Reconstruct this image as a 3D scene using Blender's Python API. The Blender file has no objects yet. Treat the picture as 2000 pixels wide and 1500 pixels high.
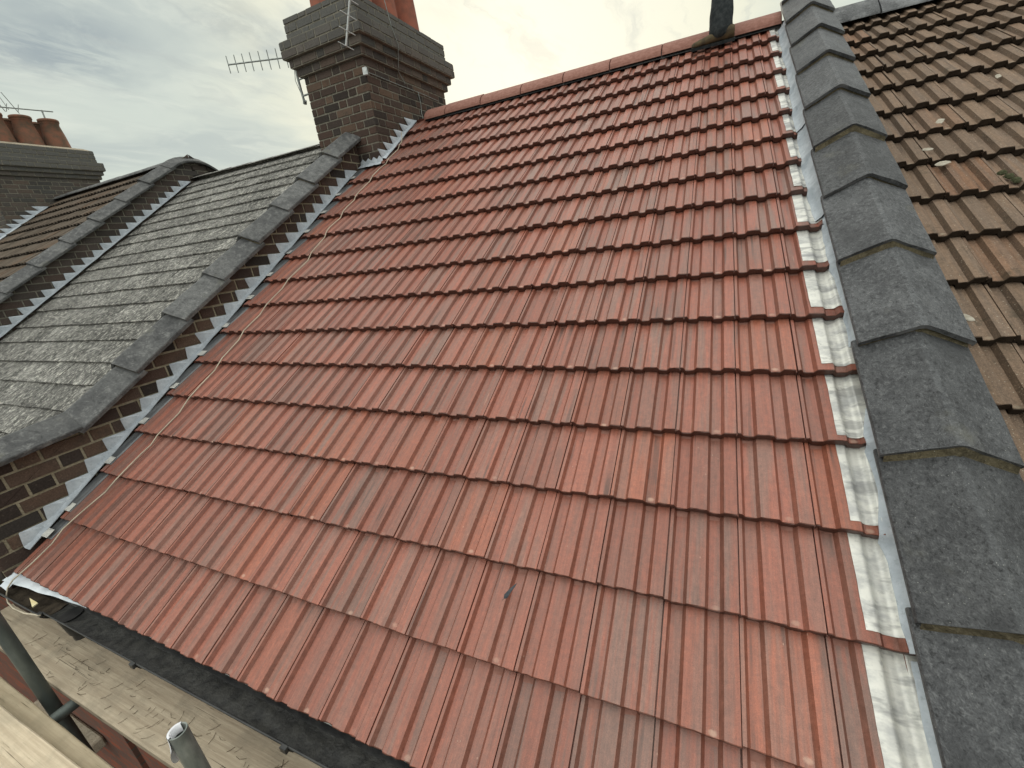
import bpy, math, random
from mathutils import Matrix, Vector, noise
random.seed(7)
R = random.Random(11)
SC = bpy.context.scene
COL = SC.collection
Z0 = 5.6                                    # height of the eaves above the ground
TH = math.radians(33.0); CT, ST = math.cos(TH), math.sin(TH)

# ------------------------------------------------------------------ camera
cd = bpy.data.cameras.new("camera"); cam = bpy.data.objects.new("camera", cd); COL.objects.link(cam)
cx = Vector((0.9115189, 0.3943831, -0.1165983)); cy = -Vector((0.0309600, -0.3485163, -0.9367913)); cz = -Vector((-0.4100911, 0.8502931, -0.3298893))
M = Matrix((cx, cy, cz)).transposed().to_4x4(); M.translation = Vector((-0.11998, -0.55965, 1.44822 + Z0))
cam.matrix_world = M
cd.sensor_width = 36.0; cd.lens = 36.0 * 831.42 / 2000.0; cd.clip_start = 0.03; cd.clip_end = 2000
SC.camera = cam
SC.render.resolution_x, SC.render.resolution_y = 1024, 768

# ------------------------------------------------------------------ sky, sun, exposure
SUN = Vector((-0.337, 0.879, 0.338)).normalized()
SC.view_settings.view_transform = 'Standard'; SC.view_settings.look = 'None'
SC.view_settings.exposure = 0.0; SC.view_settings.gamma = 1.0; SC.view_settings.use_curve_mapping = False

class NT:
    "small helper around a node tree"
    def __init__(s, tree): s.t = tree; s.n = tree.nodes; s.l = tree.links
    def node(s, kind, **kw):
        n = s.n.new(kind)
        for k, v in kw.items(): setattr(n, k, v)
        return n
    def put(s, sock, v):
        if isinstance(v, bpy.types.NodeSocket): s.l.new(v, sock)
        elif isinstance(v, (int, float)):
            if sock.type == 'RGBA': sock.default_value = (v, v, v, 1)
            elif sock.type == 'VECTOR': sock.default_value = (v, v, v)
            else: sock.default_value = v
        else:
            v = tuple(v); sock.default_value = (v + (1,)) if (sock.type == 'RGBA' and len(v) == 3) else v
    def math(s, op, a, b=0.0, c=0.0, clamp=False):
        n = s.node('ShaderNodeMath', operation=op, use_clamp=clamp)
        for i, v in enumerate((a, b, c)): s.put(n.inputs[i], v)
        return n.outputs[0]
    def vm(s, op, a, b=(0, 0, 0)):
        n = s.node('ShaderNodeVectorMath', operation=op)
        s.put(n.inputs[0], a)
        if op == 'SCALE': s.put(n.inputs['Scale'], b)
        else: s.put(n.inputs[1], b)
        return n.outputs['Value'] if op in ('DOT_PRODUCT', 'LENGTH', 'DISTANCE') else n.outputs[0]
    def mix(s, f, a, b, mode='MIX'):
        n = s.node('ShaderNodeMix', data_type='RGBA', blend_type=mode)
        s.put(n.inputs[0], f); s.put(n.inputs[6], a); s.put(n.inputs[7], b); return n.outputs[2]
    def ramp(s, f, lo, hi, a=0.0, b=1.0):
        n = s.node('ShaderNodeMapRange', interpolation_type='SMOOTHSTEP')
        for i, v in enumerate((f, lo, hi, a, b)): s.put(n.inputs[i], v)
        return n.outputs[0]
    def noise(s, vec, scale=5, detail=4, rough=.55, dist=0.0, out=0):
        n = s.node('ShaderNodeTexNoise'); s.put(n.inputs['Vector'], vec)
        s.put(n.inputs['Scale'], scale); s.put(n.inputs['Detail'], detail); s.put(n.inputs['Roughness'], rough); s.put(n.inputs['Distortion'], dist)
        return n.outputs[out]
    def voro(s, vec, scale, feature='F1', out=0, rand=1.0):
        n = s.node('ShaderNodeTexVoronoi', feature=feature); s.put(n.inputs['Vector'], vec); s.put(n.inputs['Scale'], scale); s.put(n.inputs['Randomness'], rand)
        return n.outputs[out]
    def scl(s, vec, v): return s.vm('MULTIPLY', vec, v)
    def sep(s, vec):
        n = s.node('ShaderNodeSeparateXYZ'); s.put(n.inputs[0], vec); return n.outputs
    def comb(s, x, y, z):
        n = s.node('ShaderNodeCombineXYZ')
        for i, v in enumerate((x, y, z)): s.put(n.inputs[i], v)
        return n.outputs[0]

w = bpy.data.worlds.new("World"); SC.world = w; w.use_nodes = True
T = NT(w.node_tree); T.n.clear()
bg = T.node('ShaderNodeBackground'); wo = T.node('ShaderNodeOutputWorld'); T.l.new(bg.outputs[0], wo.inputs[0])
bg.inputs[1].default_value = 0.1
sky = T.node('ShaderNodeTexSky', sky_type='NISHITA'); sky.sun_disc = False
sky.sun_elevation = math.asin(SUN.z); sky.sun_rotation = math.atan2(SUN.x, SUN.y)
sky.air_density = 1.0; sky.dust_density = 2.0
g = T.node('ShaderNodeTexCoord').outputs['Generated']
sx, sy, sz = T.sep(g)[:3]
inv = T.math('DIVIDE', 1.0, T.math('ADD', T.math('MAXIMUM', sz, 0.0), 0.12))
P = T.comb(T.math('MULTIPLY', sx, inv), T.math('MULTIPLY', sy, inv), 0.0)
Pw = T.vm('ADD', P, T.vm('SCALE', T.noise(P, 1.6, 3, out=1), 0.5))
big = T.noise(T.scl(Pw, (1, .75, 1)), 1.15, 5, .55, .4)
thin = T.ramp(big, 0.40, 0.64)              # thin places: grey-blue cloud shade
wisp = T.ramp(T.noise(T.scl(Pw, (2.2, .8, 1)), 1.7, 6, .62, .8), 0.45, 0.72)
sund = T.vm('DOT_PRODUCT', g, tuple(SUN))
glow = T.math('POWER', T.ramp(sund, 0.78, 1.0), 1.6)
glow2 = T.ramp(sund, 0.90, 1.0)
base = T.mix(T.ramp(sz, 0.0, 0.5), (6.9, 7.5, 6.6), (6.2, 6.8, 6.3))
base = T.mix(T.math('MULTIPLY', thin, 0.75), base, (5.0, 5.6, 5.4))
base = T.mix(T.math('MULTIPLY', wisp, 0.55), base, (7.9, 8.3, 7.3))
# heavier, darker scraps of cloud hanging in the veil
scraps = None; SHX, SHY = .08, .08
Pb = T.vm('ADD', P, T.vm('SCALE', T.noise(P, 5.0, 4, out=1), 0.16))
for (bx, by, r, k) in [(-1.97, 0.93, .20, 1.0), (-1.80, 0.97, .16, .8), (-1.72, .84, .12, .6), (-1.42, 1.25, .16, .9), (-1.47, 1.37, .12, .9), (-1.36, 1.16, .12, .7),
                       (-.81, 1.63, .16, .55), (-.72, 1.78, .12, .5), (-.56, 2.06, .07, .8), (-.86, 2.12, .08, .6), (-.2, 1.5, .2, .4)]:
    d = T.vm('DISTANCE', T.scl(Pb, (1, .8, 1)), ((bx + SHX), (by + SHY) * .8, 0))
    b = T.math('MULTIPLY', T.ramp(d, r * 1.5, r * .2), k)
    scraps = b if scraps is None else T.math('MAXIMUM', scraps, b)
scraps = T.math('MULTIPLY', scraps, T.ramp(T.noise(T.scl(P, (1.6, .9, 1)), 4.5, 7, .68, .5), .30, .60))
base = T.mix(T.math('MULTIPLY', scraps, 0.75), base, (2.6, 3.2, 3.7))
base = T.mix(T.math('MULTIPLY', glow, T.ramp(big, .36, .58, 1.0, .25)), base, (10.0, 9.6, 7.2))
base = T.mix(T.math('MULTIPLY', glow2, T.math('SUBTRACT', 1.0, T.math('MULTIPLY', scraps, .7))), base, (9.6, 9.5, 7.9))
# unseen overcast sky overhead and behind the camera, raised to light the roof
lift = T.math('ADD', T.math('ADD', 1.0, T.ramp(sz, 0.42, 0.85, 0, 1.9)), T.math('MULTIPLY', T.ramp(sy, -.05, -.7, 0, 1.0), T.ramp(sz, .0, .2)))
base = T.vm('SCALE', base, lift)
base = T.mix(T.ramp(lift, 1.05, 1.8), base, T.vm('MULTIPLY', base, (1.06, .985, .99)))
str_ = T.ramp(T.noise(T.scl(Pb, (3.2, .7, 1)), 2.3, 6, .62, .6), .50, .70)
base = T.mix(T.math('MULTIPLY', str_, T.math('MULTIPLY', .42, T.ramp(sz, .16, .34))), base, (4.9, 5.3, 5.1))
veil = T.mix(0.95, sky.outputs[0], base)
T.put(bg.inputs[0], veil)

sl = bpy.data.lights.new("sun", 'SUN'); sl.energy = 1.0; sl.angle = math.radians(14); sl.color = (1.0, .93, .80)
sun = bpy.data.objects.new("sun", sl); COL.objects.link(sun); sun.location = (0, 0, 40)
sun.rotation_euler = SUN.to_track_quat('Z', 'Y').to_euler()

# ------------------------------------------------------------------ object helpers
PL = Matrix.Rotation(TH, 4, 'X')            # roof-plane coordinates (x, up the slope, off the slope) -> world
def plane(x, s, n): return Vector((x, s * CT - n * ST, s * ST + n * CT))

class MB:
    def __init__(s): s.v = []; s.f = []; s.c = []; s.u = []; s.sm = []
    def add(s, vs, fs, col=(.5, .5, .5), uv=None, smooth=False):
        o = len(s.v); s.v += [tuple(v) for v in vs]; s.f += [tuple(o + i for i in f) for f in fs]
        s.c += [tuple(col)] * len(vs); s.u += (uv if uv else [(0, 0, 0)] * len(vs)); s.sm += [smooth] * len(fs)
    def grid(s, rows, col=(.5, .5, .5), uv=None, smooth=False, closed=False, flip=False):
        n = len(rows[0]); vs = [v for r in rows for v in r]; fs = []
        for i in range(len(rows) - 1):
            for j in range(n if closed else n - 1):
                a, b = i * n + j, i * n + (j + 1) % n; q = (a, b, b + n, a + n)
                fs.append(q[::-1] if flip else q)
        s.add(vs, fs, col, [q for r in uv for q in r] if uv else None, smooth)
    def box(s, a, b, col=(.5, .5, .5), M=None):
        vs = [Vector((x, y, z)) for x in (a[0], b[0]) for y in (a[1], b[1]) for z in (a[2], b[2])]
        if M: vs = [M @ v for v in vs]
        s.add(vs, [(0, 1, 3, 2), (4, 6, 7, 5), (0, 4, 5, 1), (2, 3, 7, 6), (0, 2, 6, 4), (1, 5, 7, 3)], col)
    def bevbox(s, a, b, r=.004, col=(.5, .5, .5), M=None):
        "box with chamfered edges"
        a = Vector(a); b = Vector(b); vs = []; idx = {}
        for ix in (0, 1):
            for iy in (0, 1):
                for iz in (0, 1):
                    p = Vector((b.x if ix else a.x, b.y if iy else a.y, b.z if iz else a.z)); sg = (-1 if ix else 1, -1 if iy else 1, -1 if iz else 1)
                    for ax in range(3):
                        q = p.copy()
                        for o in range(3):
                            if o != ax: q[o] += sg[o] * r
                        idx[(ix, iy, iz, ax)] = len(vs); vs.append(M @ q if M else q)
        I = lambda k, ax: idx[(k[0], k[1], k[2], ax)]
        fs = []
        for ax in range(3):
            o1, o2 = (ax + 1) % 3, (ax + 2) % 3
            for e in (0, 1):
                cyc = []
                for (p, q) in ((0, 0), (1, 0), (1, 1), (0, 1)):
                    k = [0, 0, 0]; k[ax] = e; k[o1] = p; k[o2] = q; cyc.append(I(k, ax))
                fs.append(tuple(cyc if e else cyc[::-1]))
            for p in (0, 1):
                for q in (0, 1):
                    k0 = [0, 0, 0]; k0[o1] = p; k0[o2] = q; k1 = list(k0); k1[ax] = 1
                    fs.append((I(k0, o1), I(k1, o1), I(k1, o2), I(k0, o2)))
        for k in [(x, y, z) for x in (0, 1) for y in (0, 1) for z in (0, 1)]: fs.append((I(k, 0), I(k, 1), I(k, 2)))
        s.add(vs, fs, col)
    def tube(s, pts, r, n=10, col=(.5, .5, .5), caps=True, smooth=True):
        pts = [Vector(p) for p in pts]; rs = r if isinstance(r, (list, tuple)) else [r] * len(pts); rows = []; up = None
        for i, p in enumerate(pts):
            t = (pts[min(i + 1, len(pts) - 1)] - pts[max(i - 1, 0)]).normalized()
            if up is None:
                up = Vector((0, 0, 1)) if abs(t.z) < .9 else Vector((1, 0, 0))
            a = t.cross(up).normalized(); b = a.cross(t).normalized(); up = b
            rows.append([p + (a * math.cos(k * 2 * math.pi / n) + b * math.sin(k * 2 * math.pi / n)) * rs[i] for k in range(n)])
        s.grid(rows, col, None, smooth, True)
        if caps:
            s.add(rows[0], [tuple(range(n))], col); s.add(rows[-1], [tuple(range(n))[::-1]], col)
    def lathe(s, prof, c, n=28, col=(.5, .5, .5), wob=0.0):
        rows = []
        for (r, z) in prof:
            rows.append([Vector((c[0] + r * math.cos(k * 2 * math.pi / n) * (1 + wob * math.sin(k * .9 + z * 9)), c[1] + r * math.sin(k * 2 * math.pi / n), c[2] + z)) for k in range(n)])
        s.grid(rows, col, None, True, True)
    def build(s, name, mat, parent=None, frame=None, top=None, base=None):
        """link as ONE mesh object. frame: matrix from the mesh coordinates to the eaves frame"""
        me = bpy.data.meshes.new(name)
        F = Matrix.Translation((0, 0, Z0)) @ (frame if frame else Matrix.Identity(4))
        c = Vector((0, 0, 0))
        if parent is None:
            lo = [min(v[i] for v in s.v) for i in range(3)]; hi = [max(v[i] for v in s.v) for i in range(3)]
            c = Vector(((lo[0] + hi[0]) / 2, (lo[1] + hi[1]) / 2, lo[2]))
        me.from_pydata([tuple(Vector(v) - c) for v in s.v], [], s.f)
        me.polygons.foreach_set('use_smooth', s.sm)
        a = me.attributes.new('col', 'FLOAT_VECTOR', 'POINT'); a.data.foreach_set('vector', [q for t in s.c for q in t])
        a = me.attributes.new('tuv', 'FLOAT_VECTOR', 'POINT'); a.data.foreach_set('vector', [q for t in s.u for q in t])
        me.update(); me.materials.append(mat)
        o = bpy.data.objects.new(name, me); COL.objects.link(o)
        Mw = F @ Matrix.Translation(c)
        if parent is not None:
            o.parent = parent; o.matrix_basis = parent['_mw'].inverted() @ Mw if False else (MW[parent.name].inverted() @ Mw)
        else: o.matrix_basis = Mw
        MW[o.name] = Mw
        return o
MW = {}
def thing(name, label, cat, loc=(0, 0, 0), group=None):
    o = bpy.data.objects.new(name, None); COL.objects.link(o); o.empty_display_size = .2
    Mw = Matrix.Translation(Vector(loc) + Vector((0, 0, Z0))); o.matrix_basis = Mw; MW[o.name] = Mw
    o['label'] = label; o['category'] = cat
    if group: o['group'] = group
    return o
def tag(o, label=None, cat=None, group=None, kind=None):
    for k, v in (('label', label), ('category', cat), ('group', group), ('kind', kind)):
        if v: o[k] = v
    return o

# ------------------------------------------------------------------ materials
def mat(name, rough=.8, spec=.3):
    m = bpy.data.materials.new(name); m.use_nodes = True; t = NT(m.node_tree); t.n.clear()
    b = t.node('ShaderNodeBsdfPrincipled'); o = t.node('ShaderNodeOutputMaterial'); t.l.new(b.outputs[0], o.inputs[0])
    b.inputs['Roughness'].default_value = rough; b.inputs['Specular IOR Level'].default_value = spec
    t.b = b; t.tc = t.node('ShaderNodeTexCoord'); t.oc = t.tc.outputs['Object']
    t.col = t.node('ShaderNodeAttribute', attribute_name='col').outputs['Vector']
    t.tuv = t.node('ShaderNodeAttribute', attribute_name='tuv').outputs['Vector']
    return m, t
def bump(t, h, strength=.3, dist=.01):
    n = t.node('ShaderNodeBump'); t.put(n.inputs['Height'], h); n.inputs['Strength'].default_value = strength; n.inputs['Distance'].default_value = dist
    t.put(t.b.inputs['Normal'], n.outputs[0])

def tile_mat(name, c_main, c_grey, c_warm, c_slope, speck, speck_amt, moss=0.0, rough=.62, streak=.55, fleck=0.0, spec=.35):
    m, t = mat(name, rough, spec)
    r, gg, b = t.sep(t.col)[:3]; u, v, k = t.sep(t.tuv)[:3]
    off = t.vm('SCALE', t.col, 37.0)
    p = t.vm('ADD', t.oc, off)
    c = t.mix(t.ramp(b, .72, 1.05), c_main, c_warm)
    # grey bloom in streaks that run down the tile
    st = t.noise(t.scl(p, (26, 1.6, 4)), 1.0, 4, .6)
    c = t.mix(t.math('MULTIPLY', t.ramp(st, .40, .60), t.math('ADD', streak * .5, t.math('MULTIPLY', gg, streak))), c, c_grey)
    # darker narrow smears beside the rolls
    sm = t.math('MULTIPLY', t.ramp(t.noise(t.scl(p, (34, 1.1, 3)), 1.0, 3, .5), .58, .70), t.ramp(t.noise(t.scl(p, (3, 3, 3)), 1.0, 2), .42, .62))
    c = t.mix(t.math('MULTIPLY', sm, .7), c, tuple(q * .32 for q in c_grey))
    # the sloping sides of the rolls are tinted darker
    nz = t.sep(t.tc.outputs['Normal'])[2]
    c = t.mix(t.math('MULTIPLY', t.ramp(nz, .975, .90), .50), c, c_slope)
    c = t.mix(1.0, c, t.comb(*[t.math('ADD', .87, t.math('MULTIPLY', r, .24))] * 3), 'MULTIPLY')
    mo = t.noise(p, 55, 4, .7); fs_ = t.noise(t.scl(p, (150, 9, 8)), 1.0, 3, .6); gr = t.noise(p, 420, 2, .7)
    c = t.mix(1.0, c, t.comb(*[t.math('MULTIPLY', t.math('MULTIPLY', t.ramp(mo, .25, .8, .82, 1.18), t.ramp(fs_, .25, .75, .86, 1.12)), t.ramp(gr, .25, .75, .80, 1.20))] * 3), 'MULTIPLY')
    # pale lime marks near the lower edge
    du = t.math('MULTIPLY', t.math('SUBTRACT', u, t.math('ADD', .655, t.math('MULTIPLY', gg, .05))), 17.0)
    dv = t.math('MULTIPLY', t.math('SUBTRACT', v, t.math('ADD', .007, t.math('MULTIPLY', r, .012))), 120.0)
    dd = t.math('ADD', t.math('MULTIPLY', du, du), t.math('MULTIPLY', dv, dv))
    dd = t.math('ADD', dd, t.math('MULTIPLY', t.noise(p, 150, 2), 1.2))
    sp = t.math('MULTIPLY', t.ramp(dd, 1.9, .6), t.math('MULTIPLY', t.ramp(b, .15, .9), speck_amt))
    vo = t.voro(t.scl(p, (1, .5, 1)), 46)
    fl = t.math('MULTIPLY', t.ramp(vo, .10, .03), t.ramp(t.noise(p, 5, 2), .52, .66))
    c = t.mix(t.math('MAXIMUM', sp, t.math('MULTIPLY', fl, .6)), c, speck)
    scr = t.math('MULTIPLY', t.ramp(t.noise(t.scl(p, (70, 5, 3)), 1.0, 2), .70, .78), t.ramp(t.noise(p, 3.1, 2), .52, .7))
    c = t.mix(t.math('MULTIPLY', scr, .35), c, speck)
    if fleck:
        f1 = t.math('MULTIPLY', t.ramp(t.voro(p, 75), .19, .10), t.ramp(t.noise(p, 60, 2), .45, .55)); c = t.mix(t.math('MULTIPLY', f1, fleck), c, (.42, .38, .30))
        f2 = t.ramp(t.noise(p, 170, 3, .7), .52, .7); c = t.mix(t.math('MULTIPLY', f2, fleck * .6), c, tuple(q * 1.9 for q in c_main))
    if moss:
        f3 = t.ramp(t.noise(p, 9, 5, .7), .55, .72); c = t.mix(t.math('MULTIPLY', f3, moss), c, (.035, .034, .022))
    # broken front edge in the slope colour, its shade painted in by darkening
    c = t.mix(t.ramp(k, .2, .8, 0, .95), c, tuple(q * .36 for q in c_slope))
    t.put(t.b.inputs['Base Color'], c)
    t.put(t.b.inputs['Roughness'], t.ramp(mo, .2, .8, rough - .08, rough + .12))
    bump(t, t.math('ADD', t.noise(p, 240, 3, .6), t.math('MULTIPLY', t.noise(p, 40, 3), .6)), .22 if not fleck else .55, .0025)
    return m
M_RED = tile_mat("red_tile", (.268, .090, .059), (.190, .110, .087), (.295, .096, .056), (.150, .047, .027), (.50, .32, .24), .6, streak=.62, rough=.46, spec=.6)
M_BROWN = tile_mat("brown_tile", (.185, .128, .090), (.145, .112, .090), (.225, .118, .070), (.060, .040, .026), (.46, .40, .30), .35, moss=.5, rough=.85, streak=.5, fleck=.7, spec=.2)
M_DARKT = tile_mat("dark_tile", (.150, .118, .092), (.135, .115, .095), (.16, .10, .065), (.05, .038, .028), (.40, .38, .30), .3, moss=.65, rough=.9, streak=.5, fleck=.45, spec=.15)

def rock_mat(name, c1, c2, light, la=.4, scale=30, rough=.7, spec=.3, bs=.5, bd=.006, stretch=(1, 1, 1), fine=1.0, apex=0.0, k=.55, k2=.2):
    m, t = mat(name, rough, spec)
    r, gg, b = t.sep(t.col)[:3]
    p = t.scl(t.vm('ADD', t.oc, t.vm('SCALE', t.col, 23.0)), stretch)
    n1 = t.noise(p, scale * .15, 5, .6); n2 = t.noise(p, scale, 6, .7, .3); n3 = t.noise(p, scale * 4, 3, .7)
    c = t.mix(t.ramp(n1, .35, .65), c1, c2)
    c = t.mix(t.math('MULTIPLY', t.ramp(n2, .48, .70), la), c, light)
    c = t.mix(t.math('MULTIPLY', t.ramp(n2, .47, .34), k), c, tuple(q * .4 for q in c1))
    c = t.mix(t.math('MULTIPLY', t.ramp(t.voro(p, scale * 1.3), .12, .04), t.math('MULTIPLY', t.ramp(n1, .45, .6), .7 * fine)), c, (.5, .5, .46))
    c = t.mix(1.0, c, t.comb(*[t.math('ADD', .82, t.math('MULTIPLY', r, .36))] * 3), 'MULTIPLY')
    c = t.mix(1.0, c, t.comb(*[t.ramp(n3, .25, .75, 1 - k2, 1 + k2)] * 3), 'MULTIPLY')
    if apex:
        u = t.sep(t.tuv)[0]
        c = t.mix(t.math('MULTIPLY', t.math('MULTIPLY', t.ramp(u, .07, .01), t.ramp(t.noise(p, 7, 5, .7), .45, .62)), apex), c, tuple(min(1, q * 1.3) for q in light))
        c = t.mix(t.math('MULTIPLY', t.ramp(t.noise(t.vm('ADD', p, (5, 3, 1)), 3.2, 4, .6), .56, .68), .6), c, tuple(q * .8 for q in c1))
        c = t.mix(t.math('MULTIPLY', t.ramp(t.noise(t.vm('ADD', p, (9, 1, 4)), 4.5, 4, .6), .60, .72), .35), c, (.16, .155, .12))
    t.put(t.b.inputs['Base Color'], c)
    bump(t, t.math('ADD', n2, t.math('MULTIPLY', n3, .35)), bs, bd)
    return m
M_CAP = rock_mat("coping_concrete", (.054, .056, .060), (.085, .088, .093), (.170, .174, .178), .55, 80, .60, .35, 1.0, .006, (1, .7, 1), apex=.6, k=.8, k2=.3)
M_CAPL = rock_mat("old_coping_concrete", (.060, .061, .063), (.100, .101, .101), (.19, .19, .185), .65, 22, .70, .3, .5, .005, fine=.4, apex=.4)
M_SLATE = rock_mat("lichened_slate", (.115, .112, .105), (.23, .225, .21), (.62, .60, .54), 1.0, 30, .9, .15, 1.0, .03, (1.25, .85, 1), k=.95, k2=.45)
M_MORT = rock_mat("mortar_bed", (.075, .064, .042), (.13, .11, .07), (.22, .19, .13), .5, 60, .95, .1, .8, .008)
M_STONE = rock_mat("stone", (.30, .26, .20), (.36, .31, .24), (.46, .42, .34), .4, 30, .95, .1, .8, .006)
def brick_mat(name, amt=1.0):
    m, t = mat(name, .92, .15)
    r, gg, b = t.sep(t.col)[:3]
    p = t.vm('ADD', t.oc, t.vm('SCALE', t.col, 19.0))
    c = t.mix(t.ramp(r, .0, .55), (.036, .030, .027), (.078, .050, .040))
    c = t.mix(t.ramp(r, .55, .8), c, (.120, .080, .058))
    c = t.mix(t.ramp(r, .86, 1.), c, (.165, .125, .080))
    c = t.mix(t.math('MULTIPLY', t.ramp(t.noise(p, 14, 5, .7), .48, .72), .45), c, (.045, .040, .035))
    c = t.mix(t.math('MULTIPLY', t.ramp(t.noise(p, 60, 3, .7), .60, .78), .35), c, (.24, .20, .15))
    c = t.mix(t.math('MULTIPLY', gg, .9), c, (.125, .125, .118))
    c = t.mix(1.0, c, t.comb(*[t.ramp(t.noise(p, 120, 3, .7), .2, .8, .7, 1.3)] * 3), 'MULTIPLY')
    t.put(t.b.inputs['Base Color'], c); bump(t, t.math('ADD', t.noise(p, 90, 4, .7), t.noise(p, 22, 3)), .7, .004)
    return m
M_BRICK = brick_mat("sooty_brick")
M_JOINT = rock_mat("brick_joint", (.27, .235, .165), (.33, .29, .21), (.42, .38, .30), .5, 30, .95, .1, .6, .004)
M_JOINTD = rock_mat("sooty_joint", (.165, .155, .125), (.21, .195, .16), (.28, .26, .22), .5, 30, .95, .1, .6, .004)
m, t = mat("lead_bright", .30, .5)           # new lead: bright and milled
n = t.noise(t.scl(t.oc, (5, 9, 5)), 1.6, 5, .66, .15); n2 = t.noise(t.oc, 40, 4, .6)
c = t.mix(t.ramp(n, .40, .66), (.74, .73, .68), (.46, .46, .45)); c = t.mix(t.math('MULTIPLY', t.ramp(n2, .56, .74), .45), c, (.30, .30, .29))
c = t.mix(t.math('MULTIPLY', t.ramp(t.noise(t.oc, 7, 5, .7), .60, .70), .5), c, (.12, .115, .11))
t.put(t.b.inputs['Base Color'], c); c = t.mix(t.math('MULTIPLY', t.ramp(t.noise(t.scl(t.oc, (4, 14, 4)), 1.3, 4, .6), .52, .62), .55), c, (.20, .20, .205)); t.put(t.b.inputs['Base Color'], c); t.put(t.b.inputs['Metallic'], .30); t.put(t.b.inputs['Roughness'], t.ramp(n2, .3, .7, .44, .58)); bump(t, t.math('ADD', t.noise(t.oc, 11, 3), t.math('MULTIPLY', n2, .2)), .3, .004); M_LEADB = m
m, t = mat("lead_oiled", .5, .5)             # blue-grey dressed lead
n = t.noise(t.oc, 14, 5, .65); n2 = t.noise(t.scl(t.oc, (9, 9, 9)), 6, 4, .7)
c = t.mix(t.ramp(n, .35, .7), (.39, .43, .475), (.52, .56, .605)); c = t.mix(t.math('MULTIPLY', t.ramp(n2, .54, .72), .5), c, (.20, .22, .245)); c = t.mix(t.math('MULTIPLY', t.ramp(n2, .44, .3), .5), c, (.60, .63, .66))
t.put(t.b.inputs['Base Color'], c); t.put(t.b.inputs['Metallic'], .2); bump(t, n, .4, .006); M_LEAD = m
m, t = mat("lead_dull", .5, .4)
n = t.noise(t.scl(t.oc, (12, 2, 3)), 3, 4, .6); c = t.mix(t.ramp(n, .35, .7), (.105, .11, .118), (.20, .205, .21)); t.put(t.b.inputs['Base Color'], c); t.put(t.b.inputs['Metallic'], .5); bump(t, n, .3, .004); M_LEADD = m
def plain(name, c1, c2, rough=.6, spec=.4, scale=20, metal=0.0, bs=.2, bd=.003, stretch=(1, 1, 1)):
    m, t = mat(name, rough, spec); p = t.scl(t.oc, stretch); n = t.noise(p, scale, 5, .65)
    t.put(t.b.inputs['Base Color'], t.mix(t.ramp(n, .35, .68), c1, c2)); t.put(t.b.inputs['Metallic'], metal); bump(t, n, bs, bd); return m
M_RIDGE = plain("terracotta_ridge", (.22, .10, .075), (.29, .145, .115), .75, .25, 30)
M_POT = plain("terracotta_pot", (.30, .105, .068), (.20, .085, .06), .8, .25, 9)
M_POT2 = plain("old_pot", (.22, .10, .065), (.12, .085, .06), .85, .2, 8)
M_GUT = plain("black_gutter", (.010, .010, .011), (.028, .028, .028), .38, .5, 14, bs=.15)
M_SILT = plain("silt", (.006, .006, .006), (.032, .031, .028), .5, .45, 18, bs=.8, bd=.008)
M_OLDG = plain("old_gutter_silt", (.035, .028, .022), (.075, .06, .045), .95, .1, 16, bs=.9, bd=.01)
M_PVC = plain("white_upvc", (.55, .60, .66), (.68, .72, .76), .4, .5, 6)
M_STEEL = plain("galvanised_steel", (.16, .18, .17), (.30, .32, .30), .48, .5, 18, .55, .25, .002, (1, 1, .4))
M_STEELD = plain("dull_steel", (.085, .10, .095), (.14, .16, .15), .5, .5, 14, .5, .25, .002, (1, 1, .4))
M_TAPE = plain("white_tape", (.62, .62, .66), (.80, .80, .83), .5, .4, 25)
M_CABLE = plain("cream_cable", (.50, .44, .34), (.36, .31, .24), .6, .4, 9)
M_ANT = plain("weathered_aluminium", (.20, .22, .21), (.32, .34, .33), .5, .5, 40, .5)
M_ANTW = plain("bright_aluminium", (.45, .48, .48), (.60, .62, .62), .45, .5, 40, .4)
M_TWIG = plain("twig", (.06, .045, .03), (.12, .09, .05), .9, .1, 40)
M_FEATH = plain("dark_feather", (.022, .026, .034), (.05, .055, .065), .6, .4, 60)
M_TROU = plain("dark_workwear", (.022, .026, .028), (.045, .05, .052), .95, .1, 30, bs=.5, bd=.01)
M_BOOT = plain("tan_work_boot", (.10, .075, .04), (.045, .035, .025), .85, .2, 18)
M_SKIN = plain("skin", (.50, .30, .22), (.45, .26, .19), .6, .3, 10)
M_SHIRT = plain("dark_jacket", (.03, .033, .04), (.05, .053, .06), .9, .1, 30)
M_HAIR = plain("hair", (.03, .02, .015), (.05, .035, .025), .8, .2, 60)
M_FASC = plain("painted_fascia", (.50, .50, .48), (.38, .37, .34), .6, .3, 5)
M_MOSS = plain("moss", (.05, .055, .03), (.10, .10, .06), .98, .05, 60, bs=1, bd=.01)
M_CHIP = plain("pale_chip", (.30, .27, .22), (.42, .39, .33), .9, .1, 40)
M_STRAW = plain("splinter_wood", (.62, .52, .28), (.72, .64, .40), .8, .2, 30)
m, t = mat("scaffold_board_wood", .88, .15)
r_, g_, b_ = t.sep(t.col)[:3]; p = t.vm('ADD', t.oc, t.vm('SCALE', t.col, 13.0))
n = t.noise(t.scl(p, (1.2, 34, 10)), 1.6, 5, .65, .25); n2 = t.noise(p, 7, 5, .65); n3 = t.noise(t.scl(p, (5, 90, 20)), 1.0, 4, .7)
c = t.mix(t.ramp(n, .32, .68), (.33, .27, .20), (.46, .39, .295)); c = t.mix(t.math('MULTIPLY', t.ramp(n2, .42, .68), .55), c, (.23, .20, .155)); c = t.mix(t.math('MULTIPLY', t.ramp(n3, .60, .72), .7), c, (.09, .075, .05))
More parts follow.
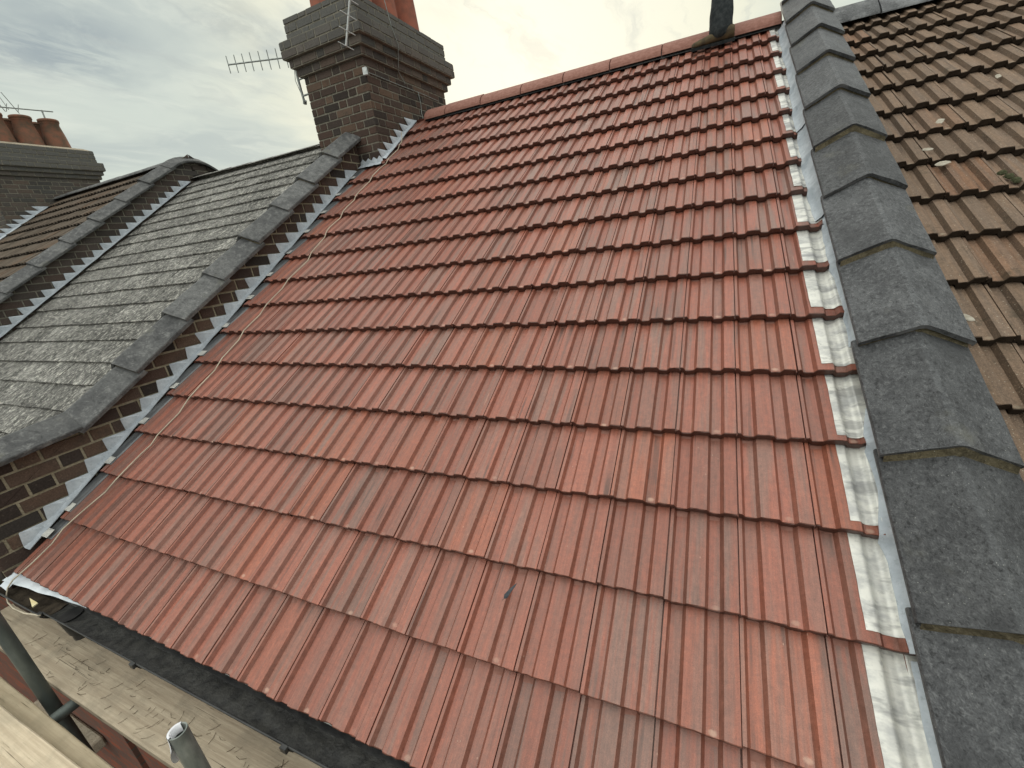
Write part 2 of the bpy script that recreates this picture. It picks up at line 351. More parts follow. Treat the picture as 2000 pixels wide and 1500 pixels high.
c = t.mix(t.math('MULTIPLY', t.ramp(t.noise(t.scl(p, (1.5, 160, 30)), 1, 2), .66, .69), t.ramp(t.noise(p, 3, 2), .45, .55)), c, (.045, .035, .025))
c = t.mix(1.0, c, t.comb(*[t.math('ADD', .65, t.math('MULTIPLY', r_, .8))] * 3), 'MULTIPLY'); c = t.mix(t.math('MULTIPLY', g_, .5), c, (.42, .34, .20))
t.put(t.b.inputs['Base Color'], c); bump(t, t.math('ADD', n, n3), .5, .003); M_BOARD = m
def wall_mat(name):
    m, t = mat(name, .92, .15)
    x, y, z = t.sep(t.oc)[:3]; br = t.node('ShaderNodeTexBrick'); t.put(br.inputs['Vector'], t.comb(t.math('ADD', x, y), z, 0.0))
    br.inputs['Scale'].default_value = 1.0; br.inputs['Brick Width'].default_value = .235; br.inputs['Row Height'].default_value = .085; br.inputs['Mortar Size'].default_value = .006
    br.inputs['Color1'].default_value = (.24, .075, .045, 1); br.inputs['Color2'].default_value = (.13, .07, .055, 1); br.inputs['Mortar'].default_value = (.10, .09, .075, 1)
    c = t.mix(t.math('MULTIPLY', t.ramp(t.noise(t.oc, 9, 4), .45, .7), .6), br.outputs[0], (.09, .07, .06)); t.put(t.b.inputs['Base Color'], c)
    bump(t, t.math('SUBTRACT', 1.0, br.outputs[1]), .6, .008); return m
M_WALL = wall_mat("house_brick")

# ------------------------------------------------------------------ tiled roofs
H = .0160; TT = .036
PROF = [(.006, -.015), (.006, 0), (.055, 0), (.098, -H), (.17, -H), (.255, -H), (.305, 0), (.39, 0), (.47, 0), (.55, 0), (.595, -H), (.67, -H), (.745, -H), (.80, 0), (.89, 0), (.986, 0), (.986, -.013), (1.008, -.013)]
def prof_h(u):
    u = u % 1.0
    for (a, ha), (b, hb) in zip(PROF, PROF[1:]):
        if a <= u <= b and b > a: return ha + (hb - ha) * (u - a) / (b - a)
    return 0.0
def tile(mb, x0, wd, s0, s1, xmin, xmax, rr, T=TT, jit=.0021, rough=.0016, th=.028, hs=1.0):
    ds = rr.uniform(-jit, jit); dn = rr.uniform(-.001, .001) * (jit / .0014); dx = rr.uniform(-.0008, .0008) * (jit / .0014); sk = rr.uniform(-.003, .003) * (jit / .0014)
    dn2 = rr.uniform(-.0012, .0012) * (jit / .0014)
    pr = []
    for (u, h) in PROF:
        x = x0 + u * wd
        pr.append((u, x, h * hs))
    if x0 + wd <= xmin or x0 >= xmax: return
    # clip the profile sideways where the tile was cut
    q = []
    for (a, b) in zip(pr, pr[1:]):
        for e in (a, b):
            if xmin <= e[1] <= xmax and (not q or q[-1] != e): q.append(e)
        for lim in (xmin, xmax):
            if (a[1] - lim) * (b[1] - lim) < 0:
                f = (lim - a[1]) / (b[1] - a[1]); e = (a[0] + (b[0] - a[0]) * f, lim, a[2] + (b[2] - a[2]) * f); q.append(e)
    q = [e for i, e in enumerate(q) if i == 0 or e != q[i - 1]]
    q.sort(key=lambda e: (e[1], 0))
    pr2 = []
    # keep the two vertical joint walls in the right order
    for e in q: pr2.append(e)
    if xmin <= pr[0][1]: pr2 = [pr[0], pr[1]] + [e for e in pr2 if e[0] > .0061]
    if pr[-1][1] <= xmax: pr2 = [e for e in pr2 if e[0] < .985] + [pr[-3], pr[-2], pr[-1]]
    q = pr2
    if len(q) < 3: return
    L = s1 - s0; rows = []; uvs = []
    def row(s, n, k, nz=0.0, flat=None):
        r_ = []; u_ = []
        for (u, x, h) in q:
            f = (s - s0) / L
            e = rr.uniform(-nz, nz)
            r_.append((x + dx, s + ds + sk * (u - .5) + e, (h + n - T * f + dn + dn2 * (u - .5) * 2) if flat is None else flat)); u_.append((u, s - s0, k))
        rows.append(r_); uvs.append(u_)
    row(s1 + .035, 0, 0); row(s0 + L * .5, 0, 0); row(s0 + .0032, 0, 0, rough * .6); row(s0, -.0032, 1, rough); row(s0 + .0008, -th, 1, rough); row(s0 + .05, -th, 1)
    mb.grid(rows, (rr.random(), rr.random(), rr.random()), uvs, flip=True)

SK = [0.0, .310, .6165, .9195, 1.2248, 1.5286, 1.8286, 2.1315, 2.4283, 2.7419, 3.0446, 3.3537, 3.662, 3.9728, 4.2947, 4.6202, 4.9386, 5.27]
W_ = .21
rr = random.Random(3)
red = MB()
for k in range(17):
    s0, s1 = SK[k], SK[k + 1]
    for j in range(-18, 2):
        tile(red, j * W_ - .002, W_, s0, s1, -3.655 if s0 < 4.15 else -3.352, .402, rr)
# ------------------------------------------------------------------ house with the new red roof
house = thing('terraced_house', 'brick terraced house with a newly laid red tiled roof, filling the middle of the view', 'house', (-1.6, 0.06, -5.6), 'terraced houses in the row')
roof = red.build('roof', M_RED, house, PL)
def add_wall(parent, x0, x1, name='wall', dz=0.0):
    b = MB(); zt = -.16 + dz; yb = 8.8
    b.add([(x0, .06, -Z0), (x1, .06, -Z0), (x1, .06, zt), (x0, .06, zt), (x0, yb, -Z0), (x1, yb, -Z0), (x1, yb, zt), (x0, yb, zt)], [(0, 1, 2, 3), (5, 4, 7, 6), (4, 0, 3, 7), (1, 5, 6, 2)])
    return b.build(name, M_WALL, parent)
add_wall(house, -3.7, .55)
b = MB(); b.bevbox((-3.69, .035, -.17), (.52, .058, -.035), .003); b.build('fascia', M_FASC, house)
RIDGE_Y, RIDGE_Z = 4.43, 2.872
# back slope and the underlay beneath the tiles
def slopes(parent, x0, x1, n, name='back_slope', mt=None, front=True):
    b = MB(); up = n / CT
    if front:
        b.add([plane(x0, .06, n - .05), plane(x1, .06, n - .05), (x1, RIDGE_Y, RIDGE_Z + up - .06), (x0, RIDGE_Y, RIDGE_Z + up - .06)], [(0, 1, 2, 3)])
    y2 = 2 * RIDGE_Y; b.add([(x0, RIDGE_Y + .001, RIDGE_Z + up - .012), (x1, RIDGE_Y + .001, RIDGE_Z + up - .012), (x1, y2, up - .012), (x0, y2, up - .012)], [(0, 1, 2, 3)])
    return b.build(name, mt or M_RIDGE, parent)
slopes(house, -3.66, .5, 0.0)

def ridge_tile(mb, x0, x1, yc, zb, hw, hh, rnd=3, th=.016, nz=.0, rr=R, flat=.35):
    "round-topped ridge tile lying along x"
    rows = []; dz = rr.uniform(-.003, .003); n = 14
    def prof(off):
        out = []
        for i in range(n + 1):
            a = math.pi * i / n; cxx = -math.cos(a); sn = math.sin(a)
            # blend between a circle and a gable
            y = cxx * (hw - off); z = ((1 - flat) * sn ** .9 + flat * (1 - abs(cxx))) * (hh - off)
            out.append((y, z))
        return out
    o, i_ = prof(0), prof(th)
    xs = [x0, x0 + .004, (x0 + x1) / 2, x1 - .004, x1]
    for k, x in enumerate(xs):
        e = .003 if k in (0, 4) else 0
        rows.append([(x, yc + y * (1 - e * 8), zb + z - e + dz + noise.noise(Vector((x * 5, i * .7, yc))) * nz) for i, (y, z) in enumerate(o)])
    c = (rr.random(), rr.random(), rr.random())
    mb.grid(rows, c, smooth=False, flip=True)
    for x, fl in ((x0, False), (x1, True)):
        a = [(x, yc + y, zb + z + dz) for (y, z) in o]; b_ = [(x, yc + y, zb + z + dz) for (y, z) in i_]
        mb.grid([a, b_], c, flip=not fl)
RX = [-3.17, -2.885, -2.43, -1.955, -1.495, -1.03, -.56, -.09, .375]
for a, b_ in zip(RX, RX[1:]):
    m_ = MB(); ridge_tile(m_, a + .003, b_ - .003, RIDGE_Y + .010, 2.808, .140, .128, rr=rr)
    m_.build('ridge_tile', M_RIDGE, roof)
# black strip below the ridge tiles, painted as the shadow under them
b = MB(); b.add([(-3.16, RIDGE_Y - .115, 2.79), (.37, RIDGE_Y - .115, 2.79), (.37, RIDGE_Y - .10, 2.85), (-3.16, RIDGE_Y - .10, 2.85)], [(0, 1, 2, 3)]); b.build('ridge_shadow_strip', M_GUT, roof)

# lead soakers on the right-hand side, one per course, dressed over the tile profile
def surf_n(x, s, k):
    "top of the red tiling at x in course k"
    return prof_h((x + .002) / W_) - TT * (s - SK[k]) / (SK[k + 1] - SK[k])
LEFT = {0: .293, 1: .290, 2: .292, 3: .299, 4: .298, 5: .288, 6: .283, 7: .280, 8: .281, 9: .288, 10: .290, 11: .292, 12: .286, 13: .284, 14: .288, 15: .285, 16: .288}
for k in range(17):
    m_ = MB(); s0 = SK[k] + (.030 if k else -.02) + rr.uniform(-.006, .012); s1 = SK[k + 1] + .012; x0 = LEFT[k] + rr.uniform(-.003, .003); rows = []
    rowsb = []
    xs = [x0 + (.405 - x0) * i / 26 for i in range(27)]
    for a in range(15):
        s = s0 + (s1 - s0) * a / 14; r_ = []; q_ = []
        for x in xs:
            n_ = surf_n(x, s, k); w1 = sum(surf_n(x + d, s, k) for d in (-.005, 0, .005)) / 3
            fade = 1.0 if s < SK[k + 1] - .03 else .5
            n2 = max(w1, n_) + .0022 + fade * .0012 * (1 + noise.noise(Vector((x * 22, s * 9, k * 3.1))))
            if s > SK[k + 1] - .004: n2 = min(n2, -TT + prof_h((x + .002) / W_) + .002)
            lip = -.0012 if a == 0 else 0
            e = noise.noise(Vector((x * 30, k, 0))) * .003 if a == 0 else 0
            r_.append((x + (noise.noise(Vector((s * 12, k * 5.0, 3))) * .0025 if x == x0 else 0), s + e, n2 + lip)); q_.append((r_[-1][0], r_[-1][1], n2 + lip - .0016))
        rows.append(r_); rowsb.append(q_)
    m_.grid(rows, (rr.random(),) * 3, smooth=True, flip=True); m_.grid([rows[0], rowsb[0]], smooth=False)
    m_.grid([[r_[0] for r_ in rows], [r_[0] for r_ in rowsb]], flip=True)
    m_.build('lead_soaker', M_LEADB, roof, PL)
# blue-grey cover flashing dressed down from under the coping
def cover(poly, x_hi=.402, n_hi=.088, dx_end=.012, foot=.004):
    m_ = MB(); rows = []; ss = []
    s_max, s_min = poly[0][1], poly[-1][1]; N = max(8, int((s_max - s_min) / .010))
    for i in range(N + 1):
        s = s_max + (s_min - s_max) * i / N
        for (xa, sa), (xb, sb) in zip(poly, poly[1:]):
            if sb <= s <= sa: x = xa + (xb - xa) * (s - sa) / (sb - sa if sb != sa else 1); break
        x += noise.noise(Vector((s * 14, 1.7, 0))) * .003
        k = max(i_ for i_ in range(17) if SK[i_] <= s + 1e-6) if s >= 0 else 0
        nb = max([surf_n(min(x, .5), s, k)] + [surf_n(min(x, .5), SK[k + 1], k + 1) - .004 for _ in (0,) if k < 16 and s > SK[k + 1] - .008]) + .006 + foot + .003 * noise.noise(Vector((s * 9, 4, 0)))
        w2 = noise.noise(Vector((s * 16, 9, 0))) * .004
        xm = min(x + .022, x_hi - .004)
        rows.append([(x, s, nb), (x + .006, s, nb + .005 + w2 * .5), (xm, s, nb + .022 + w2), ((xm + x_hi) / 2 + .002, s, (nb + n_hi) * .45 + .014 + w2), (x_hi, s, n_hi), (x_hi + .012, s, n_hi - .006)])
    m_.grid(rows, smooth=True); m_.grid([[r_[0] for r_ in rows], [(r_[0][0], r_[0][1], r_[0][2] - .003) for r_ in rows]], smooth=False, flip=True)
    m_.grid([rows[-1], [(q[0], q[1], q[2] - .003) for q in rows[-1]]], smooth=False)
    m_.build('cover_flashing', M_LEAD, roof, PL)
cover([(.347, 5.10), (.347, 4.52), (.355, 4.2), (.345, 3.731), (.342, 3.355)], n_hi=.088)
cover([(.352, 3.40), (.343, 3.093), (.347, 2.776), (.350, 2.642), (.354, 2.47)], foot=.0)
cover([(.382, 2.50), (.370, 2.20), (.372, 2.142), (.386, 2.051), (.388, 1.839), (.394, 1.77), (.383, 1.65)], foot=.0)
cover([(.396, 1.37), (.371, 1.256), (.377, 1.182), (.383, 1.118), (.384, 1.066), (.366, .917), (.378, .846), (.377, .791), (.373, .674), (.376, .615)], foot=.0)
cover([(.386, .605), (.380, .533), (.372, .388), (.37, .0), (.372, -.05)], x_hi=.435, n_hi=.075, foot=-.004)

# left verge: narrow dull soakers beside the wall, one per course
for k in range(14):
    m_ = MB(); s0 = SK[k] + (.05 if k else .20) + rr.uniform(-.01, .012); s1 = SK[k + 1] + .01; rows = []
    wd = .074 + rr.uniform(-.006, .008)
    for a in range(9):
        s = s0 + (s1 - s0) * a / 8; f = (s - SK[k]) / (SK[k + 1] - SK[k]); n_ = -TT * f + .003
        bul = .006 * math.sin(math.pi * a / 8) + noise.noise(Vector((s * 8, k, 1))) * .004
        rows.append([(-3.655, s, n_ + .008 + bul * .5), (-3.635, s, n_ + .008 + bul), (-3.648 + wd * .75, s, n_ + .005), (-3.648 + wd, s, n_ + .001), (-3.648 + wd, s, n_ - .004)])
    m_.grid(rows, smooth=True); m_.grid([rows[0], [(q[0], q[1], q[2] - .003) for q in rows[0]]])
    m_.build('verge_soaker', M_LEADD, roof, PL)
    m_ = MB(); m_.grid([[(-3.648 + wd * f_, s0 + .001 + d_, .0065 - f_ * .003 - TT * d_ / .3 + (.001 if d_ else 0)) for f_ in (.15, .45, .75, 1.0)] for d_ in (0, .05)], flip=True)
    m_.build('soaker_tail', M_LEADB, roof, PL)

# ------------------------------------------------------------------ brickwork generator
def clip(poly, planes):
    "keep the part of a convex 2-D polygon with a*u+b*v<=c for every (a,b,c)"
    for (a, b, c) in planes:
        out = []
        for i in range(len(poly)):
            p, q = poly[i], poly[(i + 1) % len(poly)]; dp = a * p[0] + b * p[1] - c; dq = a * q[0] + b * q[1] - c
            if dp <= 0: out.append(p)
            if dp * dq < 0: f = dp / (dp - dq); out.append((p[0] + (q[0] - p[0]) * f, p[1] + (q[1] - p[1]) * f))
        poly = out
        if len(poly) < 3: return []
    return poly
def bricks(mb, org, ud, vd, nd, u0, u1, v0, v1, planes=(), row=.085, st=.238, hd=.118, j=.014, depth=.006, rr=R, vbase=None, soot=0.0, phase=0, tone=(0, 1), ends=True, sootf=None):
    org, ud, vd, nd = map(Vector, (org, ud, vd, nd)); vb = v0 if vbase is None else vbase
    r0 = int(math.floor((v0 - vb) / row)); r1 = int(math.ceil((v1 - vb) / row))
    for r_ in range(r0, r1):
        va, vc = vb + r_ * row + j / 2, vb + (r_ + 1) * row - j / 2
        va, vc = max(va, v0), min(vc, v1)
        if vc - va < .02: continue
        u = u0 - (.18 if (r_ + phase) % 2 else .0); i = 0
        if (r_ + phase) % 2: u = u0 - st + .06
        while u < u1:
            L = (st if i % 2 == 0 else hd) + rr.uniform(-.004, .004)
            ua, ub = max(u + j / 2, u0), min(u + L - j / 2, u1); u += L; i += 1
            if ub - ua < .018: continue
            e = lambda: rr.uniform(-.0018, .0018)
            rc = (tone[0] + (tone[1] - tone[0]) * rr.random(), rr.uniform(-.10, .10), rr.random())
            rect = [(ua + e(), va + e()), (ub + e(), va + e()), (ub + e(), vc + e()), (ua + e(), vc + e())]
            for poly in [clip(rect, pl_) for pl_ in (planes if planes and isinstance(planes[0], list) else [planes])]:
              if len(poly) < 3: continue
              cu = sum(p[0] for p in poly) / len(poly); cv = sum(p[1] for p in poly) / len(poly); d = depth + rr.uniform(-.0015, .0015); ch = .003
              def P(p, dd, k=0.0):
                  l = math.hypot(p[0] - cu, p[1] - cv) + 1e-6; f = 1 - k / l; return org + ud * (cu + (p[0] - cu) * f) + vd * (cv + (p[1] - cv) * f) + nd * dd
              n = len(poly); bk = [P(p, -.01) for p in poly]; md = [P(p, d - ch) for p in poly]; tp = [P(p, d, ch * 1.3) for p in poly]
              sg = soot if sootf is None else sootf(cu, cv)
              c = (rc[0], min(1, max(0, sg + rc[1])), rc[2])
              fl = ud.cross(vd).dot(nd) < 0
              fs = [tuple(range(2 * n, 3 * n))] + [(k, (k + 1) % n, n + (k + 1) % n, n + k) for k in range(n)] + [(n + k, n + (k + 1) % n, 2 * n + (k + 1) % n, 2 * n + k) for k in range(n)]
              if fl: fs = [f[::-1] for f in fs]
              mb.add(bk + md + tp, fs, c)

# ------------------------------------------------------------------ coping tiles
def cap_tile(mb, s0, s1, cx_, ne, rise=.088, hw=.154, lift=.036, th=.02, nz=.003, rr=R, P_=plane, seed=0, apex_r=.018):
    rows = []; und = []; uvs = []; N = 14; dn = rr.uniform(-.003, .004); dx = rr.uniform(-.004, .004)
    xs = [-hw, -hw * .985, -hw * .66, -hw * .33, -apex_r * 1.6, -apex_r * .5, apex_r * .5, apex_r * 1.6, hw * .33, hw * .66, hw * .985, hw]
    c = (rr.random(), rr.random(), rr.random())
    for a in range(N + 1):
        f = a / N; s = s0 + (s1 - s0) * f; r_ = []; q_ = []
        for i, x in enumerate(xs):
            h = rise * (1 - abs(x) / hw); h = min(h, rise - apex_r * .32 + (apex_r * .12 if abs(x) < apex_r else 0))
            up = lift * (1 - f) ** 1.0 + dn
            if i in (0, len(xs) - 1): h -= .006
            e = noise.noise(Vector((x * 14 + seed, s * 9, seed * 3.3))) * nz
            es = noise.noise(Vector((x * 18, seed * 7.1, 0))) * .004 if a == 0 else 0
            r_.append(P_(cx_ + x + dx, s + es, ne + h + up + e - (.002 if a == 0 else 0))); q_.append(P_(cx_ + x * .97 + dx, s + es + .002, ne + h + up - th))
        rows.append(r_); und.append(q_); uvs.append([(abs(x) / hw, f, 0) for x in xs])
    mb.grid(rows, c, uvs, smooth=False, flip=False); mb.grid(und, c); mb.grid([rows[0], und[0]], c, flip=True)
    mb.grid([[r_[0] for r_ in rows], [q[0] for q in und]], c); mb.grid([[r_[-1] for r_ in rows], [q[-1] for q in und]], c, flip=True); mb.grid([rows[-1], und[-1]], c)
def bed(mb, s0, cx_, ne, rise=.088, hw=.145, th=.028, L=.05, P_=plane, seed=0):
    "mortar pointed under the front of a coping tile"
    xs = [-hw, -hw * .7, -hw * .35, 0, hw * .35, hw * .7, hw]; top = []; fr = []; ft = []
    for x in xs:
        h = rise * (1 - abs(x) / (hw * 1.06)); e = noise.noise(Vector((x * 20, seed, 2))) * .005
        top.append(P_(cx_ + x, s0 + .012, ne + h + .026)); fr.append(P_(cx_ + x, s0 + .001 + e, ne + h + .023)); ft.append(P_(cx_ + x, s0 - .016 + e * 2.5, ne + h - th))
    mb.grid([top, fr, ft], (.5, .5, .5), flip=False)

# right-hand party wall with its grey coping
pw = thing('party_wall', 'low party wall right of the red roof, capped with big dark grey angular coping tiles', 'wall', (.52, .4, -.6), 'party walls between the roofs')
b = MB()
def pwall(b, x0, x1, n_top, n_bot, s0, s1, col=(.5, .5, .5)):
    v = [plane(x0, s0, n_bot), plane(x1, s0, n_bot), plane(x1, s0, n_top), plane(x0, s0, n_top), plane(x0, s1, n_bot), plane(x1, s1, n_bot), plane(x1, s1, n_top), plane(x0, s1, n_top)]
    b.add(v, [(0, 1, 2, 3), (5, 4, 7, 6), (3, 2, 6, 7), (4, 0, 3, 7), (1, 5, 6, 2)], col)
pwall(b, .405, .635, .072, -.6, -.05, 5.30); b.build('brickwork', M_JOINTD, pw)
CE = [.215, .665, 1.116, 1.556, 2.005, 2.478, 2.925, 3.385, 3.885, 4.345, 4.81, 5.27]
for i, s0 in enumerate(CE):
    m_ = MB(); s1 = CE[i + 1] + .04 if i + 1 < len(CE) else s0 + .12
    cap_tile(m_, s0, s1, .520, .084, seed=i + 1, rr=rr, nz=.004); c_ = m_.build('coping_tile', M_CAP, pw)
    if i == 0: pass
m_ = MB(); cap_tile(m_, -.24, .25, .52, .084, seed=30, rr=rr, nz=.004); m_.build('coping_tile', M_CAP, pw)
m_ = MB()
for i, s0 in enumerate(CE): bed(m_, s0 + (0 if i in (0, 1, 2, 4, 6) else .014), .520, .084, th=.004, seed=i)
m_.build('mortar_bedding', M_MORT, pw)

# left-hand party wall
pl = thing('party_wall', 'party wall left of the red roof, sooty brick face with saw-toothed lead flashing and grey coping', 'wall', (-3.77, .1, -.6), 'party walls between the roofs')
XF = -3.68
b = MB(); pwall(b, -3.860, XF, .222, -.7, .30, 4.6)
kz = lambda y: .603 + (.647 - .603) * (y - .155) / .34
b.add([(-3.8705, -.02, -1.2), (XF - .0015, -.02, -1.2), (XF - .0015, .62, -1.2), (-3.8705, .62, -1.2), (-3.8705, -.02, .555), (XF - .0015, -.02, .555), (XF - .0015, .62, .625), (-3.8705, .62, .625)], [(0, 1, 5, 4), (1, 2, 6, 5), (4, 5, 6, 7), (3, 0, 4, 7)])
b.build('mortar_core', M_JOINT, pl)
m_ = MB(); rb = random.Random(5)
# face in (Y,Z): below the coping line n<=.232 and below the kneeler
bricks(m_, (XF, 0, 0), (0, 1, 0), (0, 0, 1), (1, 0, 0), -.02, 4.2, -1.0, 2.9, [[(-ST, CT, .236), (ST, -CT, .13)], [(ST, -CT, -.236), (-.10, 1, .565)]], vbase=.0003, rr=rb, depth=.007, tone=(.0, .78))
m2 = MB()
bricks(m_, (XF, 0, 0), (0, 1, 0), (0, 0, 1), (1, 0, 0), -.02, .42, -.5, .60, [(-ST, CT, 9), (-(-ST), -CT, 9), (ST, -CT, 9), (-1, 0, .02), (-.11, 1, .56)], vbase=.0003, rr=rb, depth=.0062, tone=(.0, .6)) if False else None
bricks(m_, (XF, 0, 0), (0, 1, 0), (0, 0, 1), (1, 0, 0), -.02, 1.0, -.6, .60, [(ST, -CT, .13), (ST * -1, CT, .60), (-.12, 1, .555)], vbase=.0003, rr=random.Random(9), depth=.0085, tone=(.0, .6)) if False else None
bricks(m_, (0, -.02, 0), (1, 0, 0), (0, 0, 1), (0, -1, 0), -3.875, XF + .004, -1.0, .55, [], vbase=.0003, rr=rb, depth=.006, tone=(0, .6))
m_.build('brickwork', M_BRICK, pl)
CL = [.768, 1.235, 1.72, 2.165, 2.635, 3.10, 3.55, 4.02]
for i, s0 in enumerate(CL):
    s1 = CL[i + 1] + .04 if i + 1 < len(CL) else 4.50
    m_ = MB(); cap_tile(m_, s0, s1, -3.752, .210, seed=40 + i, rr=rr, nz=.003, lift=.032); m_.build('coping_tile', M_CAPL, pl)
m_ = MB()
for i, s0 in enumerate(CL): bed(m_, s0 + .012, -3.752, .200, th=.0, seed=i + 50)
m_.build('mortar_bedding', M_MORT, pl)
# kneeler: the last coping length turns out almost level over the gutter
def PK(x, s, n): return Vector((x, -.12 + s * .99, .585 + s * .10 + n))
m_ = MB(); cap_tile(m_, -.05, .66, -3.752, 0.0, seed=77, rr=rr, P_=PK, lift=.0, nz=.003); m_.build('kneeler_coping', M_CAPL, pl)

# saw-tooth step flashing on a wall face x = xf, for a roof surface at height n0
def step_flash(parent, xf, n0, s_a, s_b, row=.085, tip=.082, vb=.0003, foot=.05, rr=R, mt=None, side=1, reach=.047, pieces=5):
    z0 = (plane(0, s_a, n0)).z; i0 = int(math.ceil((z0 - vb) / row)); z1 = plane(0, s_b, n0).z; i1 = int((z1 - vb) / row)
    nn = i1 - i0; per = max(3, nn // pieces); i = i0
    while i < i1:
        e = min(i + per, i1); m_ = MB(); top = []
        lo = None; toplist = []
        for r_ in range(i, e):
            Z = vb + r_ * row
            # points on the line z=Z at slope heights n: y = (Z - n/CT)/tan
            yT = (Z - (n0 + tip + .012 + rr.uniform(-.010, .010)) / CT) / math.tan(TH); yP = (Z - (n0 + .020) / CT) / math.tan(TH)
            toplist += [(yT, Z - .002), (yT + .004, Z + .002), ((yT + yP) / 2, Z + .001 + rr.uniform(-.001, .001)), (yP, Z + .001)]
        aZ = vb + i * row - row; a0 = (aZ - (n0 + .020) / CT) / math.tan(TH) - .004
        toplist = [(a0, aZ)] + toplist
        base = [plane(0, 0, 0)]
        ft = []
        up = [Vector((xf + .010 * side + noise.noise(Vector((y * 9, z * 9, 0))) * .004, y, z)) for (y, z) in toplist]
        for (y, z) in toplist:
            s = y * CT + z * ST; ft.append((s, ))
        sm = [max(y * CT + z * ST, 0) for (y, z) in toplist]
        # monotone positions along the foot
        lo_s, hi_s = sm[0] - .004, sm[-1] + .010; ks = [lo_s + (hi_s - lo_s) * q / (len(sm) - 1) for q in range(len(sm))]
        mid = [plane(xf + .022 * side, s, n0 + .014) for s in ks]
        out = [plane(xf + (reach + noise.noise(Vector((s * 7, xf, 0))) * .008) * side, s, n0 + .004 + noise.noise(Vector((s * 6, 3, 1))) * .004) for s in ks]
        m_.grid([up, mid, out], (rr.random(),) * 3, smooth=False, flip=side < 0)
        m_.grid([out, [o - plane(0, 0, .004) for o in out]], flip=side < 0)
        m_.build('step_flashing', mt or M_LEAD, parent)
        i = e
step_flash(pl, XF, .0, .16, 4.42, rr=random.Random(8), pieces=9)

# ------------------------------------------------------------------ neighbour with the grey slate roof
sh = thing('terraced_house', 'brick terraced house whose roof of rough grey slates is mottled with pale lichen', 'house', (-5.8, .06, -5.6), 'terraced houses in the row')
SL = [.235, .49, .745, 1.0, 1.256, 1.50, 1.768, 2.0, 2.273, 2.523, 2.783, 3.032, 3.274, 3.554, 3.79, 4.045, 4.29, 4.53, 4.78, 5.02, 5.26]
SL = [-.02] + SL
m_ = MB(); rs = random.Random(21)
for i, s0 in enumerate(SL[:-1]):
    s1 = SL[i + 1]; x = -7.72 - (.15 if i % 2 else 0)
    while x < -3.88:
        L = .305; xa, xb = max(x + .0025, -7.72), min(x + L - .0025, -3.86); x += L
        if xb - xa < .02: continue
        nx = max(2, int((xb - xa) / .035)); ny = 6; sag = .02 * max(0, 1 - (xa + 3.9) / -2.6)
        dn = rs.uniform(-.002, .002); dss = rs.uniform(-.004, .004); rows = []
        for a in range(ny + 1):
            f = a / ny; s = s0 + dss + (s1 + .02 - s0) * f; r_ = []
            for q in range(nx + 1):
                xx = xa + (xb - xa) * q / nx
                e = noise.noise(Vector((xx * 22, s * 14, i))) * .0045 + noise.noise(Vector((xx * 60, s * 40, i))) * .002
                es = (noise.noise(Vector((xx * 26, i * 3.3, 5))) * .007 + noise.noise(Vector((xx * 80, i * 3.3, 5))) * .003) if a == 0 else 0
                r_.append((xx, s + es, dn + e - .024 * f + .004 - (.002 if a == 0 else 0)))
            rows.append(r_)
        c = (rs.random(), rs.random(), rs.random())
        m_.grid(rows, c, flip=True); m_.grid([rows[0], [(p_[0], p_[1] + .003, p_[2] - .026) for p_ in rows[0]]], c)
        m_.grid([[r_[0] for r_ in rows], [(r_[0][0], r_[0][1], r_[0][2] - .012) for r_ in rows]], c, flip=True); m_.grid([[r_[-1] for r_ in rows], [(r_[-1][0], r_[-1][1], r_[-1][2] - .012) for r_ in rows]], c)
sroof = m_.build('roof', M_SLATE, sh, PL)
x = -7.72
while x < -4.2:
    q_ = MB(); x2 = min(x + .46, -4.19); ridge_tile(q_, x, x2 + .0, RIDGE_Y - .002, 2.842 + (-x - 4.2) * .008, .10, .040, flat=.95, rr=rs); q_.build('ridge_tile', M_SLATE, sroof); x = x2 + .004
slopes(sh, -7.74, -3.86, -.02, mt=M_SLATE); add_wall(sh, -7.95, -3.87)

# second party wall, beyond the slates
p2 = thing('party_wall', 'party wall at the far end of the grey slate roof, its coping rising to a rounded peak', 'wall', (-7.85, .1, -.6), 'party walls between the roofs')
XG = -7.70; N2 = .300
b = MB(); pwall(b, -7.90, XG, N2, -.7, .0, 5.38)
b.add([(-7.9, 4.3, 2.0), (XG, 4.3, 2.0), (XG, RIDGE_Y, 3.17), (-7.9, RIDGE_Y, 3.17), (XG, 8.6, .3), (-7.9, 8.6, .3), (XG, 8.6, -1), (-7.9, 8.6, -1)], [(2, 4, 5, 3), (2, 1, 6, 4), (3, 5, 7, 0)])
b.build('mortar_core', M_JOINTD, p2)
m_ = MB(); bricks(m_, (XG, 0, 0), (0, 1, 0), (0, 0, 1), (1, 0, 0), -.02, 5.6, -.5, 3.25, [(-ST, CT, N2 + .004), (ST, -CT, .1), (ST, CT, CT * (RIDGE_Z + N2 / CT) + ST * RIDGE_Y + .004)], vbase=.03, rr=rb, depth=.006, tone=(.1, .6), soot=.25)
m_.build('brickwork', M_BRICK, p2)
C2 = [-.1 + .47 * i for i in range(11)]
for i, s0 in enumerate(C2):
    m_ = MB(); s1 = s0 + .51
    cap_tile(m_, s0, s1, -7.79, N2 - .012, seed=60 + i, rr=rr, nz=.003, hw=.165, lift=.03); m_.build('coping_tile', M_CAPL, p2)
